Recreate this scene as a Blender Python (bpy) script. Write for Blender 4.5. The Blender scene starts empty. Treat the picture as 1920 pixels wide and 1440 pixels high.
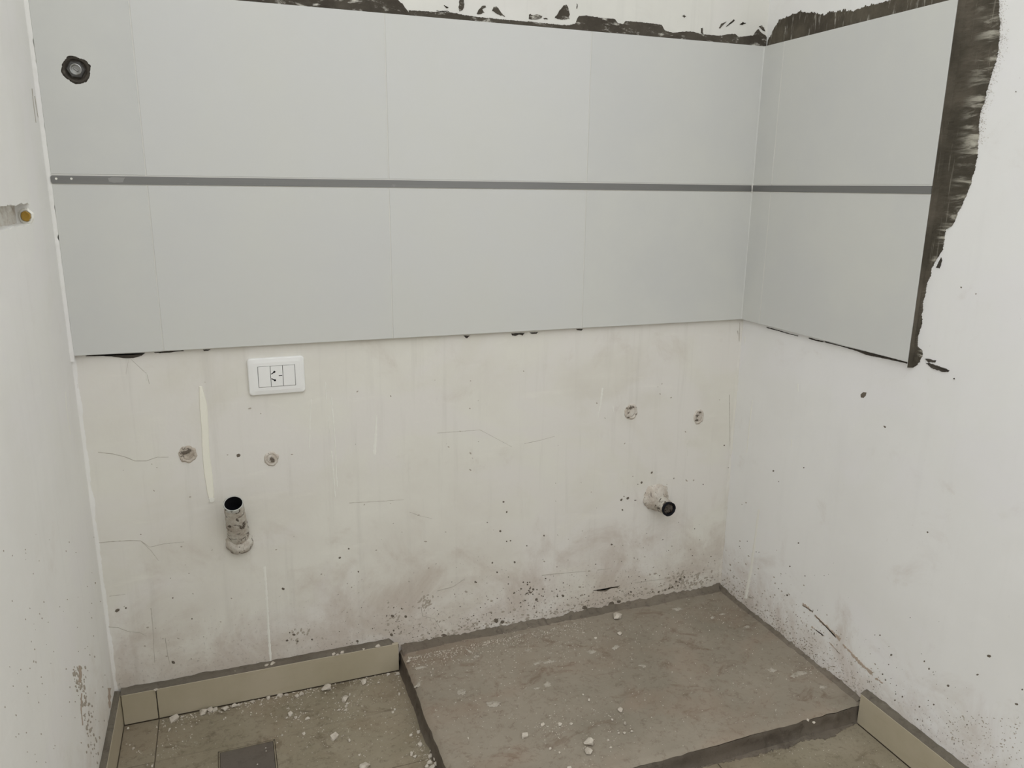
import bpy, bmesh, math, random
from mathutils import Vector, Matrix, noise

random.seed(7)
scene = bpy.context.scene
COL = scene.collection

# ------------------------------------------------------------------ camera, world, lights, exposure
CAM = Vector((0.2913, -1.7070, 1.1632))
RIGHT = Vector((0.938142, -0.3460591, 0.011519))
UP = Vector((0.07423395, 0.23351461, 0.96951547))
FWD = Vector((0.33819951, 0.90868808, -0.24475919))
FPX = 1460.3
cam_data = bpy.data.cameras.new('camera')
cam_data.sensor_width = 36.0
cam_data.lens = FPX / 1920 * 36.0
cam_data.clip_start = 0.02
cam = bpy.data.objects.new('camera', cam_data)
COL.objects.link(cam)
m3 = Matrix((RIGHT, UP, -FWD)).transposed()
cam.matrix_world = Matrix.Translation(CAM) @ m3.to_4x4()
scene.camera = cam

world = bpy.data.worlds.new('daylight')
scene.world = world
world.use_nodes = True
bg = world.node_tree.nodes['Background']
bg.inputs[0].default_value = (0.97, 0.99, 1.0, 1)      # even overcast sky
bg.inputs[1].default_value = 1.60

scene.view_settings.view_transform = 'Standard'
scene.view_settings.look = 'None'
scene.view_settings.gamma = 1.0
scene.view_settings.use_curve_mapping = False
scene.view_settings.exposure = 0.26

# ------------------------------------------------------------------ measurements (metres)
W = 1.5768            # width of the niche; left wall x=0, right wall x=W, back wall y=0
TT = 0.0115           # wall tile thickness
HK, SKT, SKR, SKL = 0.0751, 0.0231, 0.0178, 0.0128
ZSL, XSL, YSL = 0.0446, 0.6358, -0.5522
ZB, ZS0, ZS1, ZT = 0.8321, 1.1592, 1.1761, 1.5029
XJ = (0.1675, 0.6375, 1.1019)
YJ, YE = -0.0846, -0.5542
CEIL = 2.55
YREAR = -3.75
XFAR = -2.2
YSTUB = -0.84
YROOF = -0.45
YRIGHT = -1.50
ZREAR = 2.6
ZFAR = 0.95

# ------------------------------------------------------------------ helpers
AX = {'back': (1, 0.0), 'right': (0, W), 'left': (0, 0.0), 'floor': (2, 0.0), 'slab': (2, ZSL), 'tile': (1, -TT), 'rtile': (0, W - TT)}
def hit(px, py, plane, val=None):
    """where the sight line through a measured point of the photo meets a surface of the room"""
    ax, v = AX[plane] if isinstance(plane, str) else (plane, val)
    d = RIGHT * ((px - 960) / FPX) - UP * ((py - 720) / FPX) + FWD
    return CAM + d * ((v - CAM[ax]) / d[ax])
def uv(px, py, plane):
    p = hit(px, py, plane)
    if plane in ('back', 'tile'): return (p.x, p.z)
    if plane in ('right', 'left', 'rtile'): return (p.y, p.z)
    return (p.x, p.y)
def P3(plane, a, b, n):
    if plane == 'back': return (a, -n, b)
    if plane == 'tile': return (a, -TT - n, b)
    if plane == 'right': return (W - n, a, b)
    if plane == 'rtile': return (W - TT - n, a, b)
    if plane == 'left': return (n, a, b)
    if plane == 'slab': return (a, b, ZSL + n)
    return (a, b, n)
def nz(x, y=0.0, z=0.0): return noise.noise(Vector((x, y, z)))

def link(name, me, mat=None, parent=None, kind=None, label=None, cat=None, group=None, smooth=False):
    o = bpy.data.objects.new(name, me)
    COL.objects.link(o)
    if mat is not None and len(me.materials) == 0: me.materials.append(mat)
    if parent is not None: o.parent = parent
    if kind: o['kind'] = kind
    if label: o['label'] = label
    if cat: o['category'] = cat
    if group: o['group'] = group
    if smooth:
        for p in me.polygons: p.use_smooth = True
    return o
def empty(name, loc, label, cat, group=None, rot=None):
    o = bpy.data.objects.new(name, None)
    COL.objects.link(o)
    o.location = loc
    if rot is not None: o.rotation_euler = rot
    o['label'] = label; o['category'] = cat
    if group: o['group'] = group
    o.empty_display_size = 0.02
    return o
def mesh(name, verts, faces):
    me = bpy.data.meshes.new(name)
    me.from_pydata([tuple(v) for v in verts], [], faces)
    me.validate()
    me.update()
    return me
def fix(me):
    bm = bmesh.new(); bm.from_mesh(me)
    bmesh.ops.recalc_face_normals(bm, faces=bm.faces)
    bm.to_mesh(me); bm.free(); me.update()
    return me
def boxes(name, lst, bevel=0.0, seg=2):
    """one mesh made of the given boxes (x0,x1,y0,y1,z0,z1)"""
    bm = bmesh.new()
    for x0, x1, y0, y1, z0, z1 in lst:
        r = bmesh.ops.create_cube(bm, size=1.0)
        for v in r['verts']:
            v.co = Vector(((x0 + x1) / 2 + v.co.x * (x1 - x0), (y0 + y1) / 2 + v.co.y * (y1 - y0), (z0 + z1) / 2 + v.co.z * (z1 - z0)))
    if bevel > 0:
        bmesh.ops.bevel(bm, geom=list(bm.edges), offset=bevel, segments=seg, affect='EDGES', profile=0.6)
    me = bpy.data.meshes.new(name); bm.to_mesh(me); bm.free(); me.update()
    return me

def densify(pts, step, jit, seed, closed=True):
    out = []
    n = len(pts)
    for i in range(n if closed else n - 1):
        a = Vector(pts[i]); b = Vector(pts[(i + 1) % n])
        k = max(1, int((b - a).length / step))
        for j in range(k):
            p = a.lerp(b, j / k)
            out.append((p.x + jit * nz(p.x * 260 + seed, p.y * 260, seed), p.y + jit * nz(p.x * 260, p.y * 260 + seed, seed + 9)))
    if not closed: out.append(tuple(pts[-1]))
    return out
def patch_data(V, F, pts, plane, thick, jit=0.0012, step=0.003, seed=0.0, sink=0.0006):
    ring = densify(pts, step, jit, seed)
    n = len(ring)
    ar = sum(ring[i][0] * ring[(i + 1) % n][1] - ring[(i + 1) % n][0] * ring[i][1] for i in range(n))
    s = 1 if ar > 0 else -1
    base = len(V)
    inner = []
    for i in range(n):
        a = Vector(ring[i - 1]); b = Vector(ring[(i + 1) % n]); t = b - a
        if t.length > 1e-9: t.normalize()
        o = min(thick, 0.0012)
        inner.append((ring[i][0] - s * t.y * o, ring[i][1] + s * t.x * o))
    for a, b in ring: V.append(P3(plane, a, b, -sink))
    for a, b in inner: V.append(P3(plane, a, b, thick))
    for i in range(n):
        j = (i + 1) % n
        F.append((base + i, base + j, base + n + j, base + n + i))
    F.append(tuple(base + n + i for i in range(n)))
def strip_data(V, F, pl, plane, thick, jit):
    h = len(pl) // 2
    L = [Vector(uv(x, y, plane)) for x, y in pl[:h]]; Q = [Vector(uv(x, y, plane)) for x, y in pl[h:][::-1]]
    l2, q2 = [], []
    for i in range(h - 1):
        k = max(1, int((L[i + 1] - L[i]).length / 0.004))
        for j in range(k + (1 if i == h - 2 else 0)):
            t = j / k; a = L[i].lerp(L[i + 1], t); b = Q[i].lerp(Q[i + 1], t)
            w = (a - b).length; n = (a - b) / max(w, 1e-9)
            c = (a + b) / 2 + n * jit * 0.6 * nz(a.x * 120, a.y * 120, 7); w *= 0.5 * (1 + 0.7 * nz(a.x * 300, a.y * 300, 3))
            l2.append(c + n * w); q2.append(c - n * w)
    b0 = len(V); m = len(l2)
    for a, b in zip(l2, q2):
        c = (a + b) / 2
        V.append(P3(plane, a.x, a.y, 0.0001)); V.append(P3(plane, c.x, c.y, thick)); V.append(P3(plane, b.x, b.y, 0.0001))
    for i in range(m - 1):
        for k in range(2): F.append((b0 + i * 3 + k, b0 + i * 3 + k + 1, b0 + (i + 1) * 3 + k + 1, b0 + (i + 1) * 3 + k))
def patch(name, polys, plane, mat, parent, thick=0.0015, jit=0.0012, step=0.003, kind=None, world_pts=False, seed=None):
    V, F = [], []
    for k, pl in enumerate(polys):
        if isinstance(pl, Rib): strip_data(V, F, pl, plane, thick, jit); continue
        pts = pl if world_pts else [uv(x, y, plane) for x, y in pl]
        patch_data(V, F, pts, plane, thick, jit, step, (seed if seed is not None else random.random() * 50))
    return link(name, fix(mesh(name, V, F)), mat, parent, kind=kind)
def ribbon_poly(line, w0, w1=None):
    """px poly-line with half widths in px -> px polygon"""
    w1 = w0 if w1 is None else w1
    n = len(line); L, Rr = [], []
    for i, (x, y) in enumerate(line):
        a = Vector(line[max(0, i - 1)]); b = Vector(line[min(n - 1, i + 1)])
        t = (b - a).normalized(); w = w0 + (w1 - w0) * i / max(1, n - 1)
        L.append((x - t.y * w, y + t.x * w)); Rr.append((x + t.y * w, y - t.x * w))
    return L + Rr[::-1]

class Rib(list): pass
def _wrap(f):
    def g(*a): return Rib(f(*a))
    return g
ribbon_poly = _wrap(ribbon_poly)

# ------------------------------------------------------------------ materials
class G:
    def __init__(s, name, rough=0.8, spec=0.3):
        s.m = bpy.data.materials.new(name); s.m.use_nodes = True
        s.nt = s.m.node_tree; s.b = s.nt.nodes['Principled BSDF']
        s.b.inputs['Roughness'].default_value = rough
        s.b.inputs['Specular IOR Level'].default_value = spec
        s.pos = s.n('ShaderNodeNewGeometry').outputs['Position']
        s.oc = None
    def n(s, t, **k):
        nd = s.nt.nodes.new(t)
        for a, v in k.items(): setattr(nd, a, v)
        return nd
    def l(s, a, b): s.nt.links.new(a, b)
    def put(s, sock, v):
        if isinstance(v, bpy.types.NodeSocket): s.l(v, sock)
        else: sock.default_value = v
    def scaled(s, sc, src=None):
        mp = s.n('ShaderNodeMapping'); s.l(src or s.pos, mp.inputs['Vector']); mp.inputs['Scale'].default_value = sc
        return mp.outputs[0]
    def noise(s, scale, detail=4, rough=0.55, vec=None, dist=0.0):
        nd = s.n('ShaderNodeTexNoise'); s.l(vec or s.pos, nd.inputs['Vector'])
        nd.inputs['Scale'].default_value = scale; nd.inputs['Detail'].default_value = detail
        nd.inputs['Roughness'].default_value = rough; nd.inputs['Distortion'].default_value = dist
        return nd.outputs['Fac']
    def ramp(s, v, a, b, lo=0.0, hi=1.0):
        nd = s.n('ShaderNodeMapRange', interpolation_type='SMOOTHSTEP'); s.l(v, nd.inputs[0])
        for i, q in enumerate((a, b, lo, hi)): nd.inputs[i + 1].default_value = q
        return nd.outputs[0]
    def math(s, op, a, b=0.0):
        nd = s.n('ShaderNodeMath', operation=op); s.put(nd.inputs[0], a); s.put(nd.inputs[1], b)
        return nd.outputs[0]
    def mix(s, f, a, b):
        nd = s.n('ShaderNodeMix', data_type='RGBA'); s.put(nd.inputs[0], f)
        s.put(nd.inputs[6], a if isinstance(a, bpy.types.NodeSocket) else (*a, 1)); s.put(nd.inputs[7], b if isinstance(b, bpy.types.NodeSocket) else (*b, 1))
        return nd.outputs[2]
    def z(s, i=2):
        nd = s.n('ShaderNodeSeparateXYZ'); s.l(s.pos, nd.inputs[0]); return nd.outputs[i]
    def color(s, c): s.put(s.b.inputs['Base Color'], c if isinstance(c, bpy.types.NodeSocket) else (*c, 1)); return s
    def bump(s, h, strength=0.3, dist=0.002):
        nd = s.n('ShaderNodeBump'); nd.inputs['Strength'].default_value = strength; nd.inputs['Distance'].default_value = dist
        s.l(h, nd.inputs['Height']); s.l(nd.outputs[0], s.b.inputs['Normal']); return s

def plaster(name, c1, c2, grime, g_top, g_amt, bump_s=0.25, streak=0.25, drift=0.5):
    g = G(name, 0.85, 0.2)
    n1 = g.noise(2.6, 5, 0.6)
    col = g.mix(g.ramp(n1, 0.35, 0.68), c1, c2)
    hue = g.noise(3.4, 4, 0.55, g.scaled((1.0, 1.0, 1.3)), 0.8)
    col = g.mix(g.math('MULTIPLY', g.ramp(hue, 0.44, 0.62), drift), col, (c1[0] * 0.985, c1[1] * 0.974, c1[2] * 1.005))
    # long trowel and roller marks, up-down and sideways
    st = g.noise(1.0, 4, 0.6, g.scaled((34, 34, 2.2)))
    col = g.mix(g.math('MULTIPLY', g.ramp(st, 0.52, 0.78), streak), col, tuple(x * 0.80 for x in c2))
    sh = g.noise(1.0, 5, 0.65, g.scaled((5, 5, 26)), 0.4)
    col = g.mix(g.math('MULTIPLY', g.ramp(sh, 0.55, 0.80), streak), col, tuple(min(1, x * 1.14) for x in c1))
    # dirt stains, mostly low on the wall where feet and mortar reach
    zz = g.ramp(g.z(), 0.0, g_top, 1.0, 0.0)
    gn = g.noise(7.0, 8, 0.68, None, 0.5)
    gm = g.ramp(g.math('ADD', gn, g.math('MULTIPLY', zz, 0.34)), 0.56, 0.92)
    col = g.mix(g.math('MULTIPLY', gm, g_amt), col, grime)
    fn = g.noise(140.0, 6, 0.7)
    fd = g.math('MULTIPLY', g.ramp(g.math('ADD', fn, g.math('MULTIPLY', zz, 0.14)), 0.66, 0.80), g_amt * 0.8)
    col = g.mix(fd, col, tuple(x * 0.55 for x in grime))
    g.color(col)
    h = g.math('ADD', g.noise(9, 4, 0.5), g.math('MULTIPLY', g.noise(120, 3, 0.6), 0.12))
    g.bump(h, bump_s, 0.004)
    return g.m

M_BACK = plaster('plaster_back', (0.775, 0.760, 0.695), (0.700, 0.672, 0.610), (0.47, 0.39, 0.325), 0.46, 0.60, 0.35, 0.34, 0.9)
M_UPPER = plaster('plaster_upper', (0.76, 0.752, 0.70), (0.70, 0.692, 0.645), (0.40, 0.36, 0.30), 0.3, 0.3)
M_RIGHT = plaster('plaster_right', (0.845, 0.842, 0.825), (0.805, 0.800, 0.780), (0.55, 0.475, 0.415), 0.30, 0.72, 0.18, 0.09)
M_LEFT = plaster('plaster_left', (0.835, 0.828, 0.795), (0.790, 0.780, 0.745), (0.56, 0.49, 0.41), 0.36, 0.42, 0.32, 0.12)
M_ROOM = plaster('plaster_room', (0.72, 0.70, 0.66), (0.66, 0.64, 0.60), (0.42, 0.36, 0.30), 0.3, 0.4)

def glazed():
    g = G('wall_tile_glaze', 0.45, 0.22)
    oi = g.n('ShaderNodeObjectInfo').outputs['Random']
    a = g.mix(oi, (0.588, 0.592, 0.576), (0.640, 0.643, 0.628))
    c = g.mix(g.ramp(g.noise(3.2, 5, 0.6), 0.3, 0.75), a, (0.640, 0.642, 0.606))
    c = g.mix(g.math('MULTIPLY', g.ramp(g.noise(22, 6, 0.7), 0.58, 0.8), 0.22), c, (0.69, 0.685, 0.665))
    g.color(c)
    g.put(g.b.inputs['Roughness'], g.ramp(g.noise(5, 5, 0.6), 0.3, 0.75, 0.40, 0.60))
    g.bump(g.noise(6, 2, 0.4), 0.05, 0.004)
    return g.m
M_TILE = glazed()
M_GROUT = G('white_grout', 0.8).color((0.70, 0.69, 0.65)).m

def metal():
    g = G('brushed_grey_metal', 0.42, 0.5)
    g.b.inputs['Metallic'].default_value = 0.35
    c = g.mix(g.noise(1.0, 4, 0.6, g.scaled((6, 6, 260))), (0.185, 0.185, 0.18), (0.235, 0.233, 0.225))
    c = g.mix(g.math('MULTIPLY', g.ramp(g.noise(1, 5, 0.7, g.scaled((16, 16, 40))), 0.62, 0.74), 0.5), c, (0.40, 0.395, 0.375))
    g.color(c)
    return g.m
M_STRIP = metal()

def mortar(name, dark, mid, pale, amt, scale):
    g = G(name, 0.9, 0.15)
    c = g.mix(g.ramp(g.noise(14, 6, 0.65), 0.35, 0.7), dark, mid)
    s = g.noise(1.0, 6, 0.68, g.scaled(scale), 0.3)
    c = g.mix(g.math('MULTIPLY', g.ramp(s, 0.55, 0.70), amt), c, pale)
    g.color(c)
    g.bump(g.noise(90, 5, 0.65), 0.5, 0.003)
    return g.m
M_ADH = mortar('tile_adhesive', (0.062, 0.053, 0.042), (0.098, 0.086, 0.068), (0.66, 0.64, 0.57), 0.92, (24, 24, 62))
M_ADHV = mortar('tile_adhesive_combed', (0.066, 0.056, 0.043), (0.115, 0.100, 0.075), (0.55, 0.53, 0.46), 0.6, (120, 120, 14))
M_ADHD = mortar('tile_adhesive_plain', (0.055, 0.048, 0.040), (0.085, 0.075, 0.062), (0.2, 0.18, 0.15), 0.3, (40, 40, 40))

def band_mat():
    g = G('trowelled_adhesive', 0.9, 0.15)
    att = g.n('ShaderNodeAttribute', attribute_name='outer').outputs['Fac']
    c = g.mix(g.ramp(g.noise(11, 6, 0.6), 0.35, 0.7), (0.066, 0.058, 0.044), (0.125, 0.108, 0.084))
    hs = g.noise(1.0, 6, 0.66, g.scaled((8, 11, 58)), 0.5)
    f = g.math('MULTIPLY', g.ramp(hs, 0.47, 0.64), g.ramp(att, 0.30, 0.85))
    c = g.mix(g.math('MULTIPLY', f, 0.85), c, (0.50, 0.475, 0.40))
    vs = g.noise(1.0, 5, 0.66, g.scaled((60, 150, 9)), 0.2)
    c = g.mix(g.math('MULTIPLY', g.ramp(vs, 0.60, 0.76), 0.45), c, (0.40, 0.375, 0.31))
    g.color(c)
    g.bump(g.noise(1, 5, 0.6, g.scaled((50, 50, 140))), 0.5, 0.003)
    return g.m
M_BAND = band_mat()

def ceramic():
    g = G('beige_ceramic', 0.5, 0.35)
    c = g.mix(g.ramp(g.noise(5, 6, 0.65), 0.3, 0.75), (0.400, 0.352, 0.250), (0.470, 0.415, 0.315))
    c = g.mix(g.math('MULTIPLY', g.ramp(g.noise(1, 6, 0.7, g.scaled((9, 9, 40))), 0.55, 0.8), 0.35), c, (0.34, 0.275, 0.18))
    g.color(c); return g.m
M_SKIRT = ceramic()

def floor_mat(name, a, b, stain, dust, sc=5.0, joints=False):
    g = G(name, 0.8, 0.25)
    c = g.mix(g.ramp(g.noise(sc, 7, 0.62, None, 0.4), 0.32, 0.70), a, b)
    c = g.mix(g.math('MULTIPLY', g.ramp(g.noise(1, 8, 0.7, g.scaled((13, 19, 13)), 0.8), 0.53, 0.68), 0.72), c, stain)
    c = g.mix(g.math('MULTIPLY', g.ramp(g.noise(1, 9, 0.78, g.scaled((60, 60, 60)), 0.4), 0.50, 0.66), 0.50), c, tuple(x * 0.8 for x in stain))
    c = g.mix(g.math('MULTIPLY', g.ramp(g.noise(1.0, 3, 0.5, g.scaled((4.5, 6.5, 4.5)), 0.3), 0.48, 0.66), 0.20), c, (stain[0] * 1.6, stain[1] * 1.42, stain[2] * 1.35))
    c = g.mix(g.math('MULTIPLY', g.ramp(g.noise(1, 8, 0.75, g.scaled((22, 46, 22)), 1.2), 0.60, 0.74), 0.55), c, dust)
    c = g.mix(g.math('MULTIPLY', g.ramp(g.noise(170, 4, 0.7), 0.62, 0.74), 0.35), c, dust)
    c = g.mix(g.math('MULTIPLY', g.ramp(g.noise(260, 4, 0.7), 0.64, 0.74), 0.40), c, tuple(x * 0.5 for x in stain))
    g.color(c)
    g.bump(g.math('ADD', g.noise(16, 5, 0.6), g.math('MULTIPLY', g.noise(150, 4, 0.6), 0.2)), 0.3, 0.004)
    return g.m
M_FLOOR = floor_mat('dusty_floor_tile', (0.240, 0.208, 0.145), (0.305, 0.266, 0.196), (0.145, 0.112, 0.075), (0.42, 0.38, 0.31))
M_JOINT = G('dirty_floor_joint', 0.95).color((0.150, 0.120, 0.086)).m
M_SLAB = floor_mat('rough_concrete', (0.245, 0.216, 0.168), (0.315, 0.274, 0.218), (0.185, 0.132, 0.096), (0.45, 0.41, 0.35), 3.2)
M_SIDE = floor_mat('dirty_shaded_concrete_edge', (0.105, 0.088, 0.070), (0.15, 0.128, 0.102), (0.065, 0.053, 0.042), (0.25, 0.22, 0.18), 8.0)  # darker than the top: partly dirt, partly shade put into the colour
M_FILLET = floor_mat('mortar_fillet', (0.150, 0.128, 0.100), (0.205, 0.176, 0.140), (0.09, 0.072, 0.057), (0.30, 0.265, 0.215), 9.0)
M_BED = floor_mat('skirting_mortar', (0.135, 0.118, 0.092), (0.175, 0.155, 0.124), (0.10, 0.084, 0.066), (0.24, 0.22, 0.18), 14.0)

def chalk():
    g = G('broken_plaster', 0.9, 0.15)
    c = g.mix(g.ramp(g.noise(60, 5, 0.7), 0.35, 0.7), (0.60, 0.55, 0.475), (0.45, 0.40, 0.335))
    g.color(c).bump(g.noise(300, 3, 0.6), 0.4, 0.001); return g.m
M_CHUNK = chalk()
M_DRIP = G('cream_paint_run', 0.55, 0.3).color((0.86, 0.84, 0.74)).m
M_DRIP2 = G('pale_paint_run', 0.6, 0.3).color((0.83, 0.82, 0.76)).m
M_CRACK = G('hairline_crack', 0.95).color((0.46, 0.425, 0.365)).m
M_SPECK = G('dark_mortar_speck', 0.9).color((0.15, 0.125, 0.098)).m
M_SPECK2 = G('brown_mortar_speck', 0.9).color((0.42, 0.375, 0.315)).m
M_SCUFF = G('brown_scuff', 0.9).color((0.45, 0.37, 0.30)).m
M_PLASTIC = G('white_plastic', 0.35, 0.5).color((0.86, 0.86, 0.84)).m
M_GAP = G('shadow_gap_grey', 0.8).color((0.12, 0.12, 0.115)).m
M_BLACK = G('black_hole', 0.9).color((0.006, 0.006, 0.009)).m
M_DARK = G('dark_fitting_plastic', 0.4, 0.5).color((0.055, 0.053, 0.050)).m
M_STEEL = G('worn_steel', 0.3, 0.5).color((0.34, 0.34, 0.33)).m
M_STEEL.node_tree.nodes['Principled BSDF'].inputs['Metallic'].default_value = 0.7
M_YELLOW = G('ochre_conduit', 0.6, 0.3).color((0.36, 0.215, 0.035)).m
M_COVER = floor_mat('dark_grey_cover', (0.120, 0.102, 0.085), (0.135, 0.116, 0.097), (0.10, 0.085, 0.07), (0.15, 0.13, 0.11), 6.0)

def crust(name, pale, brown, dark, thr=0.5, sc=95):
    g = G(name, 0.9, 0.15)
    c = g.mix(g.ramp(g.noise(40, 6, 0.7), 0.38, 0.66), pale, brown)
    c = g.mix(g.ramp(g.noise(sc, 5, 0.7, None, 0.6), thr + 0.06, thr + 0.14), c, dark)
    g.color(c).bump(g.noise(110, 5, 0.7), 0.8, 0.004); return g.m
M_PLUG = crust('blackened_mortar', (0.16, 0.14, 0.12), (0.075, 0.062, 0.05), (0.02, 0.017, 0.014), 0.48)
M_CRUST = crust('crusty_mortar', (0.60, 0.54, 0.465), (0.40, 0.335, 0.27), (0.10, 0.078, 0.06), 0.49)
M_CRUSTP = crust('crusty_pale_mortar', (0.70, 0.655, 0.59), (0.55, 0.485, 0.415), (0.17, 0.14, 0.11), 0.50)
M_PIPE = crust('mortar_smeared_pvc', (0.64, 0.61, 0.545), (0.47, 0.41, 0.345), (0.11, 0.09, 0.072), 0.47, 55)
M_RIM = G('bare_pvc', 0.4, 0.4).color((0.52, 0.52, 0.49)).m
M_SPLAT = crust('dried_paint_splash', (0.46, 0.42, 0.355), (0.38, 0.34, 0.28), (0.25, 0.215, 0.17), 0.50, 130)
M_RECESS = crust('patched_recess', (0.76, 0.74, 0.68), (0.60, 0.54, 0.47), (0.36, 0.30, 0.24), 0.60, 40)

# ------------------------------------------------------------------ room shell
# back wall: rough lower half, brighter paint above, tiles between
wall_back = link('wall_back', boxes('wall_back', [(-0.12, W + 0.12, 0.0, 0.12, -0.1, CEIL)]), M_BACK, kind='structure',
                 label='dirty white plaster back wall, half covered with white tiles', cat='wall')
link('painted_zone', boxes('painted_zone', [(0.0, W, -0.0008, 0.0, 1.48, CEIL)]), M_UPPER, wall_back)

# left wall with the broken-out recess near its outer edge
RY0, RY1 = -0.52, uv(57, 400, 'left')[0]
RZ0, RZ1 = uv(57, 420, 'left')[1], uv(57, 381, 'left')[1]
def left_wall():
    V, F = [], []
    N = 60
    ys = [RY0 + (RY1 - RY0) * i / N for i in range(N + 1)]
    zb = [RZ0 + 0.0028 * nz(y * 30, 3.0) + 0.0020 * nz(y * 110, 5.0) for y in ys]
    zt = [RZ1 + 0.0030 * nz(y * 26, 7.0) + 0.0020 * nz(y * 120, 9.0) for y in ys]
    def q(*p):
        b = len(V); V.extend(p); F.append(tuple(range(b, b + len(p))))
    z0, z1, D = -0.1, CEIL, -0.034
    q((0, YSTUB, z0), (0, RY0, z0), (0, RY0, z1), (0, YSTUB, z1))
    q((0, RY1, z0), (0, 0.12, z0), (0, 0.12, z1), (0, RY1, z1))
    for i in range(N):
        a, b = ys[i], ys[i + 1]
        q((0, a, z0), (0, b, z0), (0, b, zb[i + 1]), (0, a, zb[i]))
        q((0, a, zt[i]), (0, b, zt[i + 1]), (0, b, z1), (0, a, z1))
        q((0, a, zb[i]), (0, b, zb[i + 1]), (D, b, zb[i + 1]), (D, a, zb[i]))
        q((D, a, zt[i]), (D, b, zt[i + 1]), (0, b, zt[i + 1]), (0, a, zt[i]))
        q((D, a, zb[i]), (D, b, zb[i + 1]), (D, b, zt[i + 1]), (D, a, zt[i]))
    q((0, RY1, zb[N]), (0, RY1, zt[N]), (D, RY1, zt[N]), (D, RY1, zb[N]))
    q((0, RY0, zt[0]), (0, RY0, zb[0]), (D, RY0, zb[0]), (D, RY0, zt[0]))
    q((-0.12, YSTUB, z0), (-0.12, YSTUB, z1), (-0.12, 0.12, z1), (-0.12, 0.12, z0))
    q((0, YSTUB, z0), (0, YSTUB, z1), (-0.12, YSTUB, z1), (-0.12, YSTUB, z0))
    q((0, 0.12, z0), (-0.12, 0.12, z0), (-0.12, 0.12, z1), (0, 0.12, z1))
    me = mesh('wall_left', V, F)
    bm = bmesh.new(); bm.from_mesh(me); bmesh.ops.remove_doubles(bm, verts=bm.verts, dist=1e-5); bm.to_mesh(me); bm.free()
    return fix(me)
wall_left = link('wall_left', left_wall(), M_LEFT, kind='structure', label='white plaster wall at the left with a broken-out recess', cat='wall')
wall_right = link('wall_right', boxes('wall_right', [(W, W + 0.12, YRIGHT, 0.12, -0.1, CEIL)]), M_RIGHT, kind='structure',
                  label='white painted plaster wall at the right, tiled near the corner', cat='wall')
link('wall_front', boxes('wall_front', [(XFAR, -0.12, YSTUB, YSTUB + 0.12, -0.1, CEIL)]), M_ROOM, kind='structure', label='white plaster wall outside the niche', cat='wall')
link('wall_far', boxes('wall_far', [(XFAR - 0.12, XFAR, YREAR, YSTUB + 0.12, -0.1, ZFAR)]), M_ROOM, kind='structure', label='unseen white plaster side wall behind the viewer, kept low for sky light', cat='wall')  # unseen; cut low so sky light reaches the right wall
link('wall_rear', boxes('wall_rear', [(XFAR - 0.12, W + 0.12, YREAR - 0.12, YREAR, -0.1, ZREAR), (W, W + 0.12, YREAR, YRIGHT, -0.1, 0.95)]), M_ROOM, kind='structure', label='unseen plaster wall behind the viewer, raised to block low sky', cat='wall')  # unseen; rear raised to block low sky, right-hand part kept low for light
link('ceiling', boxes('ceiling', [(XFAR - 0.12, W + 0.12, YROOF, 0.12, CEIL, CEIL + 0.1)]), M_ROOM, kind='structure', label='white plaster ceiling over the niche', cat='ceiling')  # unseen; cut short so overhead sky light falls on the side walls
floor = link('floor', boxes('floor', [(XFAR - 0.12, W + 0.12, YREAR - 0.12, 0.12, -0.1, -0.003)]), M_JOINT, kind='structure', label='dusty beige tiled floor', cat='floor')

# floor tiles, each its own piece
xe = [SKL, 0.0843, XSL, 1.1873, W - SKR]
ye = [-SKT, -0.166, -0.718, -1.270, -1.822]
G2 = 0.0009
ftm = {}
def floor_tile(x0, x1, y0, y1):
    x0 += G2; x1 -= G2; y0 += G2; y1 -= G2
    if x1 - x0 < 0.004 or y1 - y0 < 0.004: return
    k = (round(x1 - x0, 4), round(y1 - y0, 4))
    if k not in ftm: ftm[k] = boxes('floor_tile', [(-k[0] / 2, k[0] / 2, -k[1] / 2, k[1] / 2, -0.007, 0.0)], 0.0007, 1)
    o = link('floor_tile', ftm[k], M_FLOOR, floor)
    o.location = ((x0 + x1) / 2, (y0 + y1) / 2, random.uniform(-0.0005, 0.0003))
CX0, CX1, CY0, CY1 = 0.2087, 0.3215, -0.2935, -0.1795
for j in range(len(ye) - 1):
    for i in range(len(xe) - 1):
        x0, x1, y1, y0 = xe[i], xe[i + 1], ye[j], ye[j + 1]
        if x0 > XSL - 0.002:                     # the plinth stands here
            if y0 > YSL: continue
            y1 = min(y1, YSL - 0.002)
        if j == 1 and i == 1:
            c = 0.0016
            o = link('floor_tile', boxes('floor_tile', [(x0 + G2, CX0 - c, y0 + G2, y1 - G2, -0.007, 0), (CX1 + c, x1 - G2, y0 + G2, y1 - G2, -0.007, 0),
                                         (CX0 - c, CX1 + c, y0 + G2, CY0 - c, -0.007, 0), (CX0 - c, CX1 + c, CY1 + c, y1 - G2, -0.007, 0)]), M_FLOOR, floor)
            continue
        floor_tile(x0, x1, y0, y1)
# rest of the room's floor tiles outside the niche
for i in range(4):
    x1 = -0.002 - i * 0.5515
    for y1, y0 in ((YSTUB - 0.01, -1.270), (-1.270, -1.822)): floor_tile(max(x1 - 0.5515, XFAR), x1, y0, y1)
patch('scratch', [ribbon_poly([(735, 1440), (765, 1433), (800, 1424)], .7, .5), ribbon_poly([(560, 1333), (575, 1333.5), (588, 1333)], .8, .4)], 'floor', M_JOINT, floor, 0.0004, 0.0004, 0.004)

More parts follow.
